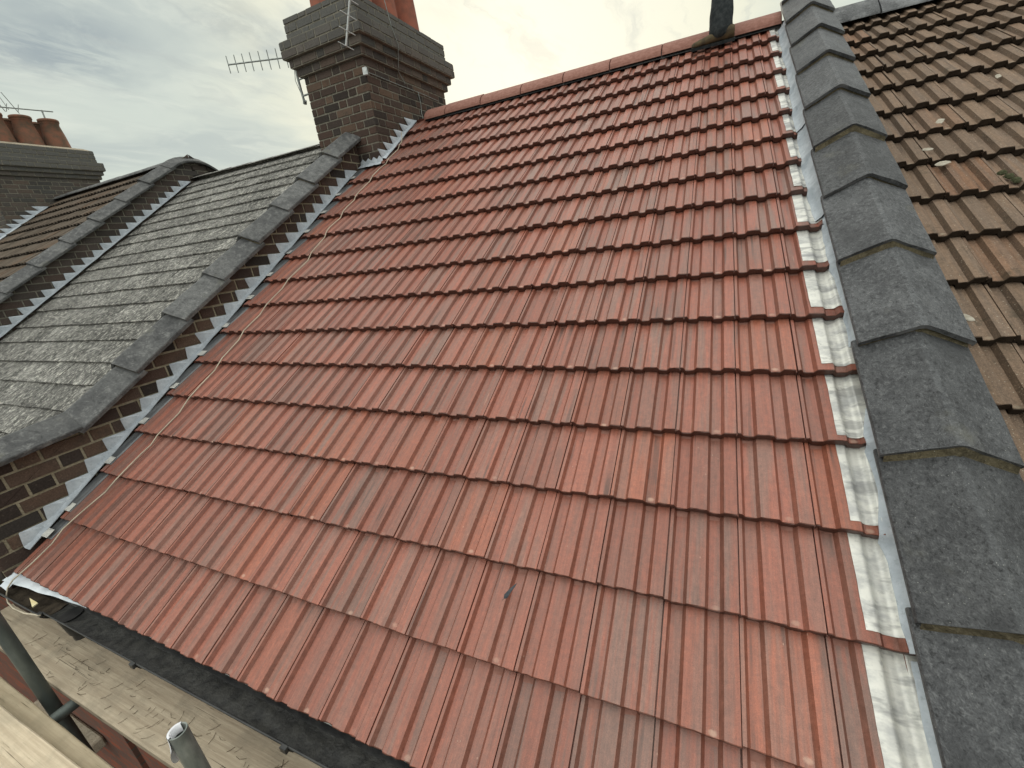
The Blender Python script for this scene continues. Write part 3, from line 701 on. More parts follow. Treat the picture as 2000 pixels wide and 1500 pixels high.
# the peak piece bends over the ridge
def PKK(x, s, n):
    # s measured along a path that rounds over the ridge
    s_r = 5.12; k = .34
    if s < s_r: return plane(x, s, n)
    a = min((s - s_r) / k, 1.0); ang = TH - a * 2 * TH
    c0 = plane(x, s_r, 0); rad = k / (2 * TH); ctr = c0 + Vector((0, ST, -CT)) * rad
    p_ = ctr + Vector((0, -math.sin(ang), math.cos(ang))) * (rad + n)
    if s > s_r + k: p_ += Vector((0, CT, -ST)) * (s - s_r - k)
    return p_
m_ = MB(); cap_tile(m_, 5.03, 5.62, -7.79, N2 - .004, seed=90, rr=rr, P_=PKK, nz=.004, hw=.17, lift=.012, apex_r=.04); m_.build('peak_coping', M_CAPL, p2)
for i in range(8):
    m_ = MB(); cap_tile(m_, 5.60 + i * .47, 6.1 + i * .47, -7.79, N2 - .008, seed=100 + i, rr=rr, P_=PKK, nz=.003, hw=.165, lift=0); m_.build('coping_tile', M_CAPL, p2)
step_flash(p2, XG, .025, .3, 5.36, rr=random.Random(18), tip=.085, vb=.03, pieces=4, reach=.05)

# ------------------------------------------------------------------ far left house: old brown tiles
fh = thing('terraced_house', 'terraced house with an old dark brown tiled roof beyond the second party wall', 'house', (-9.9, .06, -5.6), 'terraced houses in the row')
m_ = MB(); rf = random.Random(31); NF = .27
for k in range(-1, 18):
    for j in range(20):
        tile(m_, -12.0 + j * .21, .21, k * .30 + .02, (k + 1) * .30 + .02, -12.0, -7.88, rf, T=.034, jit=.004, rough=.004, th=.027, hs=1.1)
froof = m_.build('roof', M_DARKT, fh, PL @ Matrix.Translation((0, 0, NF)))
x = -12.0
while x < -8.0:
    q_ = MB(); x2 = min(x + .46, -7.95); ridge_tile(q_, x, x2, RIDGE_Y, 2.83 + NF / CT, .12, .075, flat=.3, rr=rf); q_.build('ridge_tile', M_CAPL, froof); x = x2 + .004
slopes(fh, -12.0, -7.88, NF, mt=M_DARKT); add_wall(fh, -12.3, -7.9, dz=.2)

# ------------------------------------------------------------------ right house: brown tiles
rh = thing('terraced_house', 'brick terraced house at the right edge with a weathered brown tiled roof flecked with moss', 'house', (3.0, .06, -5.6), 'terraced houses in the row')
m_ = MB(); rg = random.Random(41); NR = -.08
SR = [.215, .53, .84, 1.150, 1.457, 1.762, 2.075, 2.382, 2.684, 2.998, 3.29, 3.587, 3.90, 4.185, 4.457, 4.70, 4.96, 5.22]
SR = [-.10] + SR
for k in range(len(SR) - 1):
    for j in range(-2, 19):
        tile(m_, .905 + j * .205, .205, SR[k], SR[k + 1], .60, 4.60, rg, T=.038, jit=.003, rough=.0034, th=.030, hs=1.25)
rroof = m_.build('roof', M_BROWN, rh, PL @ Matrix.Translation((0, 0, NR)))
x = .64
for x2 in [1.02, 1.48, 1.94, 2.40, 2.86, 3.32, 3.78, 4.24, 4.6]:
    q_ = MB(); ridge_tile(q_, x + .003, x2 - .003, RIDGE_Y, 2.69, .17, .155, flat=.8, rr=rg); q_.build('ridge_tile', M_CAP, rroof); x = x2
slopes(rh, .62, 4.6, NR - .02, mt=M_BROWN); add_wall(rh, .45, 4.8)
# moss clumps and chips of mortar lying on it
def clump(name, mt, x, s, n, r, label, cat, group=None, flat=.4, seed=0, N=9, el=1.0, ang=0.0):
    b = MB(); rows = []
    for a in range(6):
        ph = math.pi / 2 * a / 5; rows.append([])
        for k in range(N):
            th_ = 2 * math.pi * k / N; rr_ = r * math.cos(ph) * (1 + .45 * noise.noise(Vector((math.cos(th_) * 2, math.sin(th_) * 2, seed))))
            px, py = rr_ * math.cos(th_) * el, rr_ * math.sin(th_); ca, sa = math.cos(ang), math.sin(ang)
            rows[-1].append((x + px * ca - py * sa, s + px * sa + py * ca, n + r * flat * math.sin(ph) + noise.noise(Vector((th_, a, seed))) * r * .12 - r * .1))
    b.grid(rows, (R.random(),) * 3, smooth=True, closed=True, flip=False); b.add(rows[-1], [tuple(range(N))], (.5,) * 3)
    return tag(b.build(name, mt, None, PL), label, cat, group)
for i, (x, s) in enumerate([(1.13, 2.80), (1.145, 2.765), (1.16, 2.73)]):
    clump('moss_clump', M_MOSS, x, s, NR - .012, .018, ['highest of three dark moss clumps in a line on the right brown roof', 'middle one of three dark moss clumps in a line on the right brown roof', 'lowest of three dark moss clumps in a line on the right brown roof'][i], 'moss', 'three moss clumps in a line', .9, i)
for i, (x, s, l) in enumerate([(.92, 3.10, 'pale chip lying high on the right brown roof beside the coping'), (1.02, 3.36, 'broad pale chip on a roll of the right brown roof'), (.80, 1.87, 'pale mortar scrap on the brown tile beside the grey coping'), (.95, 2.95, 'white bird-dropping shaped scrap on the brown roof'), (1.35, 3.75, 'pale curved chip near the right edge of the brown roof')]):
    clump('debris_chip', M_CHIP, x, s, NR - .010, .013 + .005 * (i % 2), l, 'debris', None, .25, i + 20, el=1.9, ang=i * 1.1)

# ------------------------------------------------------------------ chimney stacks
def chimney(parent, x0, x1, y0, y1, z0, zs, rr, row=.077, soot=0.0, top=3.90, joint=None, bot_pl=(), right_flip=False, cap_dz=0.0):
    core = MB(); br = MB(); e = .0
    levels = [(z0, zs, 0.0), (zs, zs + row, .04), (zs + row, zs + 2 * row, .08), (zs + 2 * row, zs + 4 * row + cap_dz, .122), (zs + 4 * row + cap_dz, top, .055)]
    for (za, zb, o) in levels:
        X0, X1, Y0, Y1 = x0 - o, x1 + o, y0 - o, y1 + o
        core.box((X0 + .006, Y0 + .006, za - .0015 * (o > 0)), (X1 - .006, Y1 - .006, zb))
        sf = (lambda u, v: min(1, soot + max(0, (v - zs + .10) * 2.4))) if soot is not None else None
        kw = dict(row=row, rr=rr, vbase=za if o else zs, depth=.006, sootf=sf, tone=(0, .88))
        bricks(br, (0, Y0 + .006, 0), (1, 0, 0), (0, 0, 1), (0, -1, 0), X0, X1, za, zb, st=.225, hd=.11, phase=int(round((za - zs) / row)), **kw)
        bricks(br, (X1 - .006, 0, 0), (0, 1, 0), (0, 0, 1), (1, 0, 0), Y0 + .001, Y1 - .001, za, zb, st=.225, hd=.11, phase=1 + int(round((za - zs) / row)), **kw)
        bricks(br, (X0 + .006, 0, 0), (0, 1, 0), (0, 0, 1), (-1, 0, 0), Y0 + .001, Y1 - .001, za, zb, st=.225, hd=.11, phase=1, **kw)
        bricks(br, (0, Y1 - .006, 0), (1, 0, 0), (0, 0, 1), (0, 1, 0), X0, X1, za, zb, st=.225, hd=.11, **kw)
    core.build('mortar_core', joint or M_JOINTD, parent); br.build('brickwork', M_BRICK, parent)
    f = MB(); o = .045; X0, X1, Y0, Y1 = x0 - o, x1 + o, y0 - o, y1 + o; z = top
    f.grid([[(X0, Y0, z), (X1, Y0, z), (X1, Y1, z), (X0, Y1, z)], [(X0 + .10, Y0 + .10, z + .05), (X1 - .10, Y0 + .10, z + .05), (X1 - .10, Y1 - .10, z + .05), (X0 + .10, Y1 - .10, z + .05)]], closed=True)
    f.add([(X0 + .10, Y0 + .10, z + .05), (X1 - .10, Y0 + .10, z + .05), (X1 - .10, Y1 - .10, z + .05), (X0 + .10, Y1 - .10, z + .05)], [(0, 1, 2, 3)])
    f.build('flaunching', M_STONE, parent)
ch = thing('chimney_stack', 'tall sooty brick chimney stack with stepped corbels standing left of the red roof', 'chimney', (-3.78, 4.43, 2.0), 'chimney stacks')
chimney(ch, -4.19, -3.36, 3.65, 5.21, 1.9, 3.31, random.Random(51), top=3.82)
def pot(parent, x, y, z, r0, r1, h, mt, rim=.02, wob=0.0):
    m_ = MB(); n = 30
    pr = [(r0, 0), (r0 * .99, .03), (r0 + (r1 - r0) * .5, h * .5), (r1, h - .09), (r1 + .004, h - .085), (r1 + .010, h - .07), (r1 + .012, h - .05), (r1 + rim, h - .045), (r1 + rim, h - .008), (r1 + rim - .008, h), (r1 - .012, h), (r1 - .018, h - .02), (r1 - .018, h * .4)]
    m_.lathe(pr, (x, y, z), n, wob=wob); return m_.build('chimney_pot', mt, parent)
for (x, y) in [(-3.95, 3.95), (-3.58, 4.03), (-3.95, 4.42), (-3.58, 4.47), (-3.95, 4.86), (-3.58, 4.90)]: pot(ch, x, y, 3.84, .155, .125, .62, M_POT)
# lead where the chimney meets the red roof
step_flash(ch, -3.36, .0, 4.42, 5.30, row=.077, vb=3.31, rr=random.Random(12), tip=.10, pieces=3, reach=.05)
m_ = MB()
m_.grid([[(-3.66 + .31 * i / 8, 3.642, 2.33 + (.03 if i % 2 else 0) + .05) for i in range(9)], [(-3.66 + .31 * i / 8, 3.636, 2.352) for i in range(9)], [(-3.66 + .31 * i / 8, 3.57 + (.015 if i % 3 else 0), 2.318) for i in range(9)]], (.5,) * 3, flip=True)
m_.build('apron_flashing', M_LEAD, ch)
tag(None or (lambda m_: (m_.bevbox((-3.372, 3.618, 3.135), (-3.325, 3.645, 3.205), .004), m_.build('junction_clip', M_ANTW, ch))[1])(MB()))
m_ = MB()
for (z, dd) in ((3.19, 0), (3.175, .002)):
    pass
m_.tube([(-3.345, 3.64, 3.17), (-3.343, 4.1, 3.165), (-3.343, 4.6, 3.17), (-3.343, 5.0, 3.16)], .004, 6)
m_.tube([(-3.343, 4.55, 3.17), (-3.340, 4.56, 3.05), (-3.343, 4.55, 2.95), (-3.338, 4.56, 2.84)], .004, 6)
m_.tube([(-3.228, 4.0, 3.9), (-3.225, 4.05, 3.64), (-3.225, 4.12, 3.5), (-3.335, 4.2, 3.30), (-3.340, 4.3, 3.2)], .004, 6)
m_.build('wall_cable', M_ANT, ch)

# ------------------------------------------------------------------ second chimney, far left
c2 = thing('chimney_stack', 'wide brick chimney stack with fat tapered pots at the far left edge', 'chimney', (-12.45, 4.4, 2.2), 'chimney stacks')
chimney(c2, -12.95, -12.0, 3.5, 5.21, 1.6, 3.56, random.Random(61), soot=.45, top=4.10, cap_dz=.0)
for (x, y) in [(-12.3, 4.88), (-12.3, 4.47), (-12.3, 4.06), (-12.68, 4.80), (-12.68, 4.38), (-12.68, 3.96), (-12.3, 3.70)]: pot(c2, x, y, 4.13, .20, .14, .55, M_POT2, .022)
step_flash(c2, -12.0, NF - .01, 3.6, 5.28, row=.077, vb=3.56, rr=random.Random(13), tip=.11, pieces=2, reach=.10)

# ------------------------------------------------------------------ aerials
def yagi(name, label, boom, els, r=.008, er=.0052, mt=M_ANT, extra=(), elv=(0, 0, 1), eh=.085, base=None):
    th_ = thing(name, label, 'aerial', base or boom[1], 'television aerials')
    m_ = MB(); m_.tube(boom, r, 6); m_.build('boom', mt, th_)
    a, b_ = Vector(boom[0]), Vector(boom[1]); v = Vector(elv).normalized()
    for i, f in enumerate(els):
        p = a + (b_ - a) * f; m_ = MB(); k = eh * (1 + .02 * i); m_.tube([p - v * k, p + v * k], er, 5); m_.build('element', mt, th_)
    for (nm, pts, rad) in extra:
        m_ = MB(); m_.tube(pts, rad, 8); m_.build(nm, mt, th_)
    return th_
yagi('tv_aerial', 'small comb-like television aerial sticking out left of the tall chimney', [(-5.22, 3.60, 3.655), (-4.42, 3.82, 3.60)], [.0, .12, .24, .36, .49, .62, .75, .88, .97], base=(-4.43, 3.82, 3.1),
     extra=[('mast', [(-4.43, 3.82, 3.62), (-4.445, 3.82, 3.42), (-4.43, 3.82, 3.14)], .014), ('bracket', [(-4.43, 3.82, 3.22), (-4.19, 3.86, 3.24)], .010), ('bracket', [(-4.43, 3.82, 3.38), (-4.19, 3.86, 3.40)], .008), ('mast_clamp', [(-4.43, 3.82, 3.14), (-4.41, 3.81, 3.17)], .022), ('cable_loop', [(-4.46, 3.82, 3.5), (-4.48, 3.81, 3.38), (-4.45, 3.82, 3.25)], .004), ('bracket', [(-4.36, 3.84, 3.22), (-4.24, 3.86, 3.40)], .006)])
yagi('tv_aerial', 'white aerial hanging in front of the tall chimney, drooping rod with short cross bars', [(-3.252, 3.30, 3.27), (-2.93, 3.30, 3.96)], [.0, .15, .30, .45, .60, .75, .9], r=.009, er=.004, mt=M_ANTW, elv=(.15, 1, -.15), eh=.085, base=(-3.05, 3.6, 3.8),
     extra=[('mast', [(-3.30, 3.56, 3.74), (-3.26, 3.55, 4.55)], .014), ('arm', [(-2.95, 3.30, 3.92), (-3.27, 3.55, 4.10)], .010), ('bracket', [(-3.29, 3.56, 3.78), (-3.33, 3.62, 3.74)], .016)])
yagi('tv_aerial', 'thin aerial seen behind the fat pots of the far left chimney', [(-13.0, 3.9, 4.95), (-12.9, 5.3, 5.02)], [.02, .14, .26, .38, .5, .62], r=.012, er=.006, eh=.07, elv=(.2, .3, 1), base=(-12.9, 5.1, 4.1),
     extra=[('mast', [(-12.9, 5.12, 4.1), (-12.9, 5.12, 5.02)], .016), ('loop', [(-12.95, 4.62, 4.95), (-12.95, 4.55, 5.22), (-12.95, 4.62, 5.25), (-12.93, 4.75, 4.9)], .007), ('loop', [(-12.95, 4.45, 4.95), (-12.95, 4.40, 5.15), (-12.95, 4.46, 5.17), (-12.93, 4.55, 4.9)], .007)])

# ------------------------------------------------------------------ cream cable lying down the red roof
cab = [(-3.262, 4.676), (-3.246, 4.535), (-3.251, 4.385), (-3.257, 4.24), (-3.285, 4.13), (-3.282, 3.988), (-3.29, 3.819), (-3.293, 3.692), (-3.287, 3.565), (-3.298, 3.449), (-3.28, 3.275), (-3.305, 3.125), (-3.280, 2.981), (-3.270, 2.835), (-3.252, 2.656), (-3.278, 2.398), (-3.289, 2.203), (-3.297, 2.002), (-3.31, 1.823), (-3.305, 1.659), (-3.302, 1.452), (-3.307, 1.311), (-3.302, 1.087), (-3.316, .909), (-3.347, .776), (-3.363, .595), (-3.425, .427), (-3.476, .266), (-3.498, .101), (-3.512, .014)]
pts = []
for i in range(len(cab) - 1):
    for f in (0, .5): pts.append((cab[i][0] + (cab[i + 1][0] - cab[i][0]) * f, cab[i][1] + (cab[i + 1][1] - cab[i][1]) * f))
P3 = []
for (x, s) in pts:
    k = max([i for i in range(17) if SK[i] <= s] + [0]); f = (s - SK[k]) / (SK[k + 1] - SK[k]); P3.append(plane(x, s, .0045 + .004 - .020 * f * (f < .85)))
P3 = [P3[0] + Vector((-.05, .10, .12)), P3[0] + Vector((-.02, .04, .03))] + P3
P3 += [Vector(p) for p in [(-3.535, -.03, -.008), (-3.597, -.05, -.061), (-3.592, -.07, -.097), (-3.525, -.087, -.106), (-3.42, -.097, -.104), (-3.255, -.100, -.080), (-3.10, -.086, -.058)]]
m_ = MB(); m_.tube(P3, .0038, 8); tag(m_.build('cable', M_CABLE), 'thin cream cable wandering down the left side of the red roof', 'cable')
# feather
m_ = MB(); a = Vector((-.722, .502, .006)); b_ = Vector((-.688, .556, .012)); d = (b_ - a); side = Vector((d.y, -d.x, 0)).normalized(); rows = []
for i in range(9):
    f = i / 8; wv = .0085 * (1 - f) ** .6 * (min(1, f * 6 + .35)); c_ = a + d * f + Vector((0, 0, .004 * math.sin(f * 3)))
    rows.append([c_ - side * wv, c_ + Vector((0, 0, .002)), c_ + side * wv])
m_.grid(rows, smooth=True, flip=True); m_.grid([[p_ - Vector((0, 0, .0015)) for p_ in r_] for r_ in rows], smooth=True); m_.tube([a - d * .15, a + d * .95], .0009, 5)
tag(m_.build('feather', M_FEATH, None, PL), 'small dark feather lying on a lower course of the red tiles', 'feather')

# ------------------------------------------------------------------ eaves: underlay strips, gutters
m_ = MB(); rows = []
for i in range(25):
    x = -3.68 + i * .034; pr_ = -.036 * max(0, 1 - i / 20) ** 1.3; rows.append([(x, .06, -.03), (x, .010 + pr_ * .5 + noise.noise(Vector((x * 4, 0, 0))) * .004, -.034), (x, -.006 + pr_ + .012 * noise.noise(Vector((x * 5, 2, 0))) + .016 * (i / 24), -.042)])
m_.grid(rows, smooth=True, flip=True); m_.build('eaves_strip', M_PVC, roof)
m_ = MB(); m_.grid([[(-3.700 + .02 * f, .36 * 1 - .42 * f, .15 - .215 * f) for f in (0, .25, .5, .75, 1)], [(-3.655 + .01 * f, .36 - .42 * f, .158 - .215 * f) for f in (0, .25, .5, .75, 1)], [(-3.60 - .0 * f, .36 - .42 * f, .142 - .215 * f) for f in (0, .25, .5, .75, 1)]], smooth=True, flip=True); m_.build('verge_trim', M_PVC, roof)
def gutter(parent, x0, x1, yc, zt, r=.056, mt=M_GUT, silt=M_SILT, th=.003, sl=.0):
    m_ = MB(); o = []; i_ = []
    for x in (x0, x1):
        z = zt + sl * (x - x0)
        o.append([(x, yc + r * math.cos(a), z + r * math.sin(a)) for a in [math.pi + math.pi * k / 14 for k in range(15)]]); i_.append([(x, yc + (r - th) * math.cos(a), z + (r - th) * math.sin(a)) for a in [math.pi + math.pi * k / 14 for k in range(15)]])
    m_.grid(o, smooth=True, flip=True); m_.grid(i_, smooth=True)
    for q in (0, -1): m_.grid([[r_[q] for r_ in o], [r_[q] for r_ in i_]], flip=q == 0)
    for k in (0, 1): m_.grid([o[k], i_[k]], flip=k == 0)
    # rolled front lip
    m_.tube([(x0, yc - r + .001, zt + .002), (x1, yc - r + .001, zt + .002 + sl * (x1 - x0))], .0042, 8)
    m_.build('channel', mt, parent)
    m_ = MB(); rows = []; nx = int((x1 - x0) / .04)
    for i in range(nx + 1):
        x = x0 + .004 + (x1 - x0 - .008) * i / nx; rows.append([(x, yc + (r - .012) * t_, zt - r * .62 - .004 * (1 - t_ * t_) + .006 * noise.noise(Vector((x * 9, t_ * 3, 1)))) for t_ in (-1, -.6, -.2, .2, .6, 1)])
    m_.grid(rows, smooth=True, flip=True); m_.build('silt', silt, parent)
def bracket(parent, x, yc, zt, r=.06, mt=M_GUT):
    m_ = MB(); rows = []
    for xx in (x - .014, x + .014): rows.append([(xx, yc + r * math.cos(a), zt + r * math.sin(a)) for a in [math.pi + math.pi * k / 12 for k in range(13)]])
    m_.grid(rows, flip=True); m_.grid([[(p_[0], yc + (p_[1] - yc) * .93, zt + (p_[2] - zt) * .93) for p_ in r_] for r_ in rows]); m_.grid([rows[0], [(p_[0], yc + (p_[1] - yc) * .93, zt + (p_[2] - zt) * .93) for p_ in rows[0]]]); m_.grid([rows[1], [(p_[0], yc + (p_[1] - yc) * .93, zt + (p_[2] - zt) * .93) for p_ in rows[1]]])
    m_.bevbox((x - .014, yc - r - .010, zt - .014), (x + .014, yc - r + .006, zt + .010), .002); m_.bevbox((x - .012, yc + r - .006, zt - .05), (x + .012, yc + r + .03, zt + .0), .002)
    m_.build('bracket', mt, parent)
GY, GZ = -.016, -.062
gt = thing('gutter', 'black plastic half-round gutter holding dark silt along the eaves of the red roof', 'gutter', (-1.3, GY, GZ), 'gutters along the eaves')
gutter(gt, -3.12, .45, GY, GZ)
for x in (-2.27, -1.35, -.45): bracket(gt, x, GY, GZ)
bracket(gt, -3.115, GY, GZ, .063)
m_ = MB(); m_.tube([(-3.0, GY, GZ - .03), (-3.0, GY, GZ - .13)], [.052, .040], 16); m_.tube([(-3.0, GY, GZ - .12), (-3.0, GY, GZ - .17)], .034, 14); m_.build('outlet_pipe', M_GUT, gt)
g2 = thing('gutter', 'old gutter full of brown dirt below the foot of the left party wall', 'gutter', (-4.4, GY, GZ), 'gutters along the eaves')
gutter(g2, -5.6, -3.15, GY - .006, GZ - .012, .062, M_GUT, M_OLDG)
bracket(g2, -3.62, GY - .006, GZ - .012, .066)
m_ = MB(); m_.add([(-3.62, .05, -.12), (-3.18, .05, -.12), (-3.18, -.0, -.085), (-3.62, -.0, -.085)], [(0, 1, 2, 3)]); m_.build('dirt_crust', M_OLDG, g2)
Mq = Matrix.Translation((-3.31, -.050, -.078)) @ Matrix.Rotation(-.10, 4, 'Z'); m_ = MB()
m_.add([Mq @ Vector(q) for q in [(-.065, .004, 0), (.055, -.012, 0), (.045, .012, 0), (-.065, .004, .003), (.055, -.012, .006), (.045, .012, .006)]], [(2, 1, 0), (3, 4, 5), (0, 1, 4, 3), (1, 2, 5, 4), (2, 0, 3, 5)]); tag(m_.build('wood_splinter', M_STRAW), 'pale yellow splinter of wood lying in the dirty gutter', 'splinter')

# ------------------------------------------------------------------ scaffold
BZ = -.30
def board(name, label, x0, x1, y0, y1, z, th=.038, rot=0.0, col=(.5, .3, .5), iron=True):
    t_ = thing(name, label, 'board', ((x0 + x1) / 2, (y0 + y1) / 2, z - th), 'scaffold boards')
    m_ = MB(); nx = 40; Mx = Matrix.Translation(((x0 + x1) / 2, (y0 + y1) / 2, 0)) @ Matrix.Rotation(rot, 4, 'Z') @ Matrix.Translation((-(x0 + x1) / 2, -(y0 + y1) / 2, 0)); rows = []
    for i in range(nx + 1):
        x = x0 + (x1 - x0) * i / nx; e = lambda q: noise.noise(Vector((x * 5, q, y0 * 7))) * .003
        rows.append([Mx @ Vector(p_) for p_ in [(x, y0 + e(1), z - th), (x, y0 + e(1), z - .004), (x, y0 + .004 + e(1), z), (x, (y0 + y1) / 2, z + e(3) * .4), (x, y1 - .004 + e(2), z), (x, y1 + e(2), z - .004), (x, y1 + e(2), z - th)]])
    m_.grid(rows, col, flip=False); m_.add(rows[0], [tuple(range(7))[::-1]], col); m_.add(rows[-1], [tuple(range(7))], col); m_.grid([[r_[0] for r_ in rows], [r_[-1] for r_ in rows]], col)
    m_.build('plank', M_BOARD, t_)
    return t_
board('scaffold_board', 'wide grimy scaffold board directly below the black gutter', -3.90, .9, -.198, .030, BZ, col=(.45, .05, .5))
board('scaffold_board', 'narrow brownish scaffold board between the gap and the palest board', -6.2, -.6, -.46, -.270, BZ + .0, col=(.30, .55, .1), rot=-.012)
board('scaffold_board', 'palest scaffold board, in the bottom left corner', -6.4, -1.2, -.60, -.348, BZ + .042, col=(.98, .25, .8), rot=.006)
def pole(name, label, a, b_, r=.0255, mt=M_STEEL, group='scaffold tubes', hollow=True):
    t_ = thing(name, label, 'scaffold tube', a, group); m_ = MB(); a, b_ = Vector(a), Vector(b_); n = 22
    d = (b_ - a).normalized(); m_.tube([a, a + (b_ - a) * .5, b_], r, n, caps=False); m_.tube([b_, a + (b_ - a) * .3], r - .004, n, caps=False)
    up = Vector((1, 0, 0)) if abs(d.z) > .9 else Vector((0, 0, 1)); u = d.cross(up).normalized(); v = d.cross(u)
    for e in (a, b_):
        m_.grid([[e + (u * math.cos(k * 2 * math.pi / n) + v * math.sin(k * 2 * math.pi / n)) * q for k in range(n)] for q in (r, r - .004)], closed=True)
    m_.build('tube', mt, t_); return t_
sp = pole('scaffold_tube', 'upright galvanised scaffold tube with its open end wrapped in white tape', (-1.52, -.234, -4.2), (-1.52, -.234, .175))
m_ = MB(); n = 14; rows = []
for i in range(7):
    f = i / 6; rows.append([Vector((-1.52, -.234, 0)) + Vector(((.0268 + .020 * f * f * max(0, math.cos(a - 3.5))) * math.cos(a), (.0268 + .020 * f * f * max(0, math.cos(a - 3.5))) * math.sin(a), .177 - f * (.035 + .10 * max(0, math.cos(a - 3.5)) ** 2))) for a in [2.2 + 2.6 * k / n for k in range(n + 1)]])
m_.grid(rows, smooth=True); m_.grid([[Vector((-1.52, -.234, 0)) + Vector((q * math.cos(a), q * math.sin(a), .1775 + zz)) for a in [2.2 + 2.6 * k / n for k in range(n + 1)]] for (q, zz) in ((.0258, 0), (.023, .001), (.0192, -.0005), (.0185, -.03))], smooth=True)
m_.build('tape', M_TAPE, sp)
pole('scaffold_tube', 'upright dark scaffold tube leaving the left edge of the picture', (-2.86, -.236, -4.2), (-2.86, -.236, .95), mt=M_STEELD)
pole('scaffold_tube', 'short level scaffold tube under the boards beside the dark upright', (-2.75, -.95, BZ - .066), (-2.75, .04, BZ - .066), mt=M_STEELD)
pole('scaffold_tube', 'short level scaffold tube under the boards beside the taped upright', (-1.76, -.95, BZ - .066), (-1.76, .04, BZ - .066))
# twigs and needles strewn over the wide board
b = MB(); rq = random.Random(77)
for i in range(120):
    x = rq.uniform(-3.4, -.9); y = rq.uniform(-.19, -.06); a = rq.uniform(-.5, 1.9); L = rq.uniform(.012, .05); z = BZ + .002
    b.tube([(x, y, z), (x + L * .5 * math.cos(a), y + L * .5 * math.sin(a), z + .002), (x + L * math.cos(a + .3), y + L * math.sin(a + .3), z)], rq.uniform(.0005, .0011), 4)
tag(b.build('twigs', M_TWIG), 'thin brown twigs and needles strewn over the wide scaffold board', 'twigs', kind='stuff')
# window sill in the brick front seen through the gap
m_ = MB(); m_.bevbox((-5.35, -.10, -1.98), (-4.35, .055, -1.88), .012); tag(m_.build('window_sill', M_STONE), 'sandy stone window sill glimpsed through the gap in the boards', 'sill')

# ------------------------------------------------------------------ roofer standing astride the ridge
pr = thing('person', 'person in dark work trousers and tan boots standing on the ridge at the top right', 'person', (-.1, 4.4, 2.9))
def skin(name, joints, bones, mt, parent, sub=2):
    me = bpy.data.meshes.new(name); me.from_pydata([j_[0] for j_ in joints], bones, [])
    o = bpy.data.objects.new(name, me); COL.objects.link(o); Mw = Matrix.Translation((0, 0, Z0)); o.parent = parent; o.matrix_basis = MW[parent.name].inverted() @ Mw; MW[o.name] = Mw
    md = o.modifiers.new('skin', 'SKIN'); o.modifiers.new('sub', 'SUBSURF').levels = sub; o.modifiers['sub'].render_levels = sub
    for i, j_ in enumerate(joints):
        r_ = j_[1]; me.skin_vertices[0].data[i].radius = (r_, r_) if not isinstance(r_, tuple) else r_
    me.skin_vertices[0].data[0].use_root = True
    me.materials.append(mt); md.use_smooth_shade = True; return o
hx_, hy_, hz_ = -.08, 4.50, 3.84
# trousers: pelvis, near leg (left foot on the front slope), far leg on the back slope
J = [((hx_, hy_, hz_), (.15, .13)), ((hx_ + .01, hy_ - .10, hz_ - .07), .105), ((hx_ + .01, 4.36, 3.40), .080), ((hx_ + .005, 4.30, 3.15), .082), ((hx_ + .0, 4.25, 2.99), .100), ((hx_ + .0, 4.225, 2.77), .090),
     ((hx_ + .01, hy_ + .10, hz_ - .07), .105), ((hx_ + .005, 4.66, 3.40), .075), ((hx_, 4.72, 3.1), .07), ((hx_, 4.74, 2.80), .065), ((hx_, hy_, hz_ + .14), (.14, .115))]
body = skin('body', [((hx_, hy_, hz_ + .10), (.13, .11)), ((hx_ - .01, hy_, hz_ + .36), (.17, .12)), ((hx_ - .02, hy_, hz_ + .52), (.10, .09)), ((hx_ - .03, hy_, hz_ + .62), .055), ((hx_ - .05, hy_, hz_ + .70), .075), ((hx_ - .055, hy_, hz_ + .79), .095), ((hx_ - .05, hy_, hz_ + .86), .07),
     ((hx_ - .01, hy_ - .18, hz_ + .48), .06), ((hx_ - .02, hy_ - .24, hz_ + .22), .045), ((hx_ - .16, hy_ - .22, hz_ + .02), .034), ((hx_ - .22, hy_ - .20, hz_ - .04), .03),
     ((hx_ - .01, hy_ + .18, hz_ + .48), .06), ((hx_ - .02, hy_ + .24, hz_ + .22), .045), ((hx_ - .16, hy_ + .22, hz_ + .02), .034), ((hx_ - .22, hy_ + .20, hz_ - .04), .03)],
     [(0, 1), (1, 2), (2, 3), (3, 4), (4, 5), (5, 6), (2, 7), (7, 8), (8, 9), (9, 10), (2, 11), (11, 12), (12, 13), (13, 14)], M_SKIN, pr)
skin('jacket', [((hx_, hy_, hz_ + .05), (.165, .14)), ((hx_ - .01, hy_, hz_ + .36), (.185, .135)), ((hx_ - .02, hy_, hz_ + .50), (.12, .10)), ((hx_ - .01, hy_ - .18, hz_ + .48), .075), ((hx_ - .02, hy_ - .24, hz_ + .22), .06), ((hx_ - .13, hy_ - .225, hz_ + .06), .048),
     ((hx_ - .01, hy_ + .18, hz_ + .48), .075), ((hx_ - .02, hy_ + .24, hz_ + .22), .06), ((hx_ - .13, hy_ + .225, hz_ + .06), .048)], [(0, 1), (1, 2), (2, 3), (3, 4), (4, 5), (2, 6), (6, 7), (7, 8)], M_SHIRT, pr)
for sg in (-1, 1):
    for q in range(5):
        m_ = MB(); h0 = Vector((hx_ - .235, hy_ + sg * .205 + (q - 2) * .016, hz_ - .055)); ln = [.055, .075, .08, .072, .055][q]
        m_.tube([h0, h0 + Vector((-.012, 0, -ln * .5)), h0 + Vector((-.002, 0, -ln))], [.009, .0085, .006], 8); m_.build('finger', M_SKIN, pr)
trous = skin('trousers', J, [(0, 1), (1, 2), (2, 3), (3, 4), (4, 5), (0, 6), (6, 7), (7, 8), (8, 9), (0, 10)], M_TROU, pr)
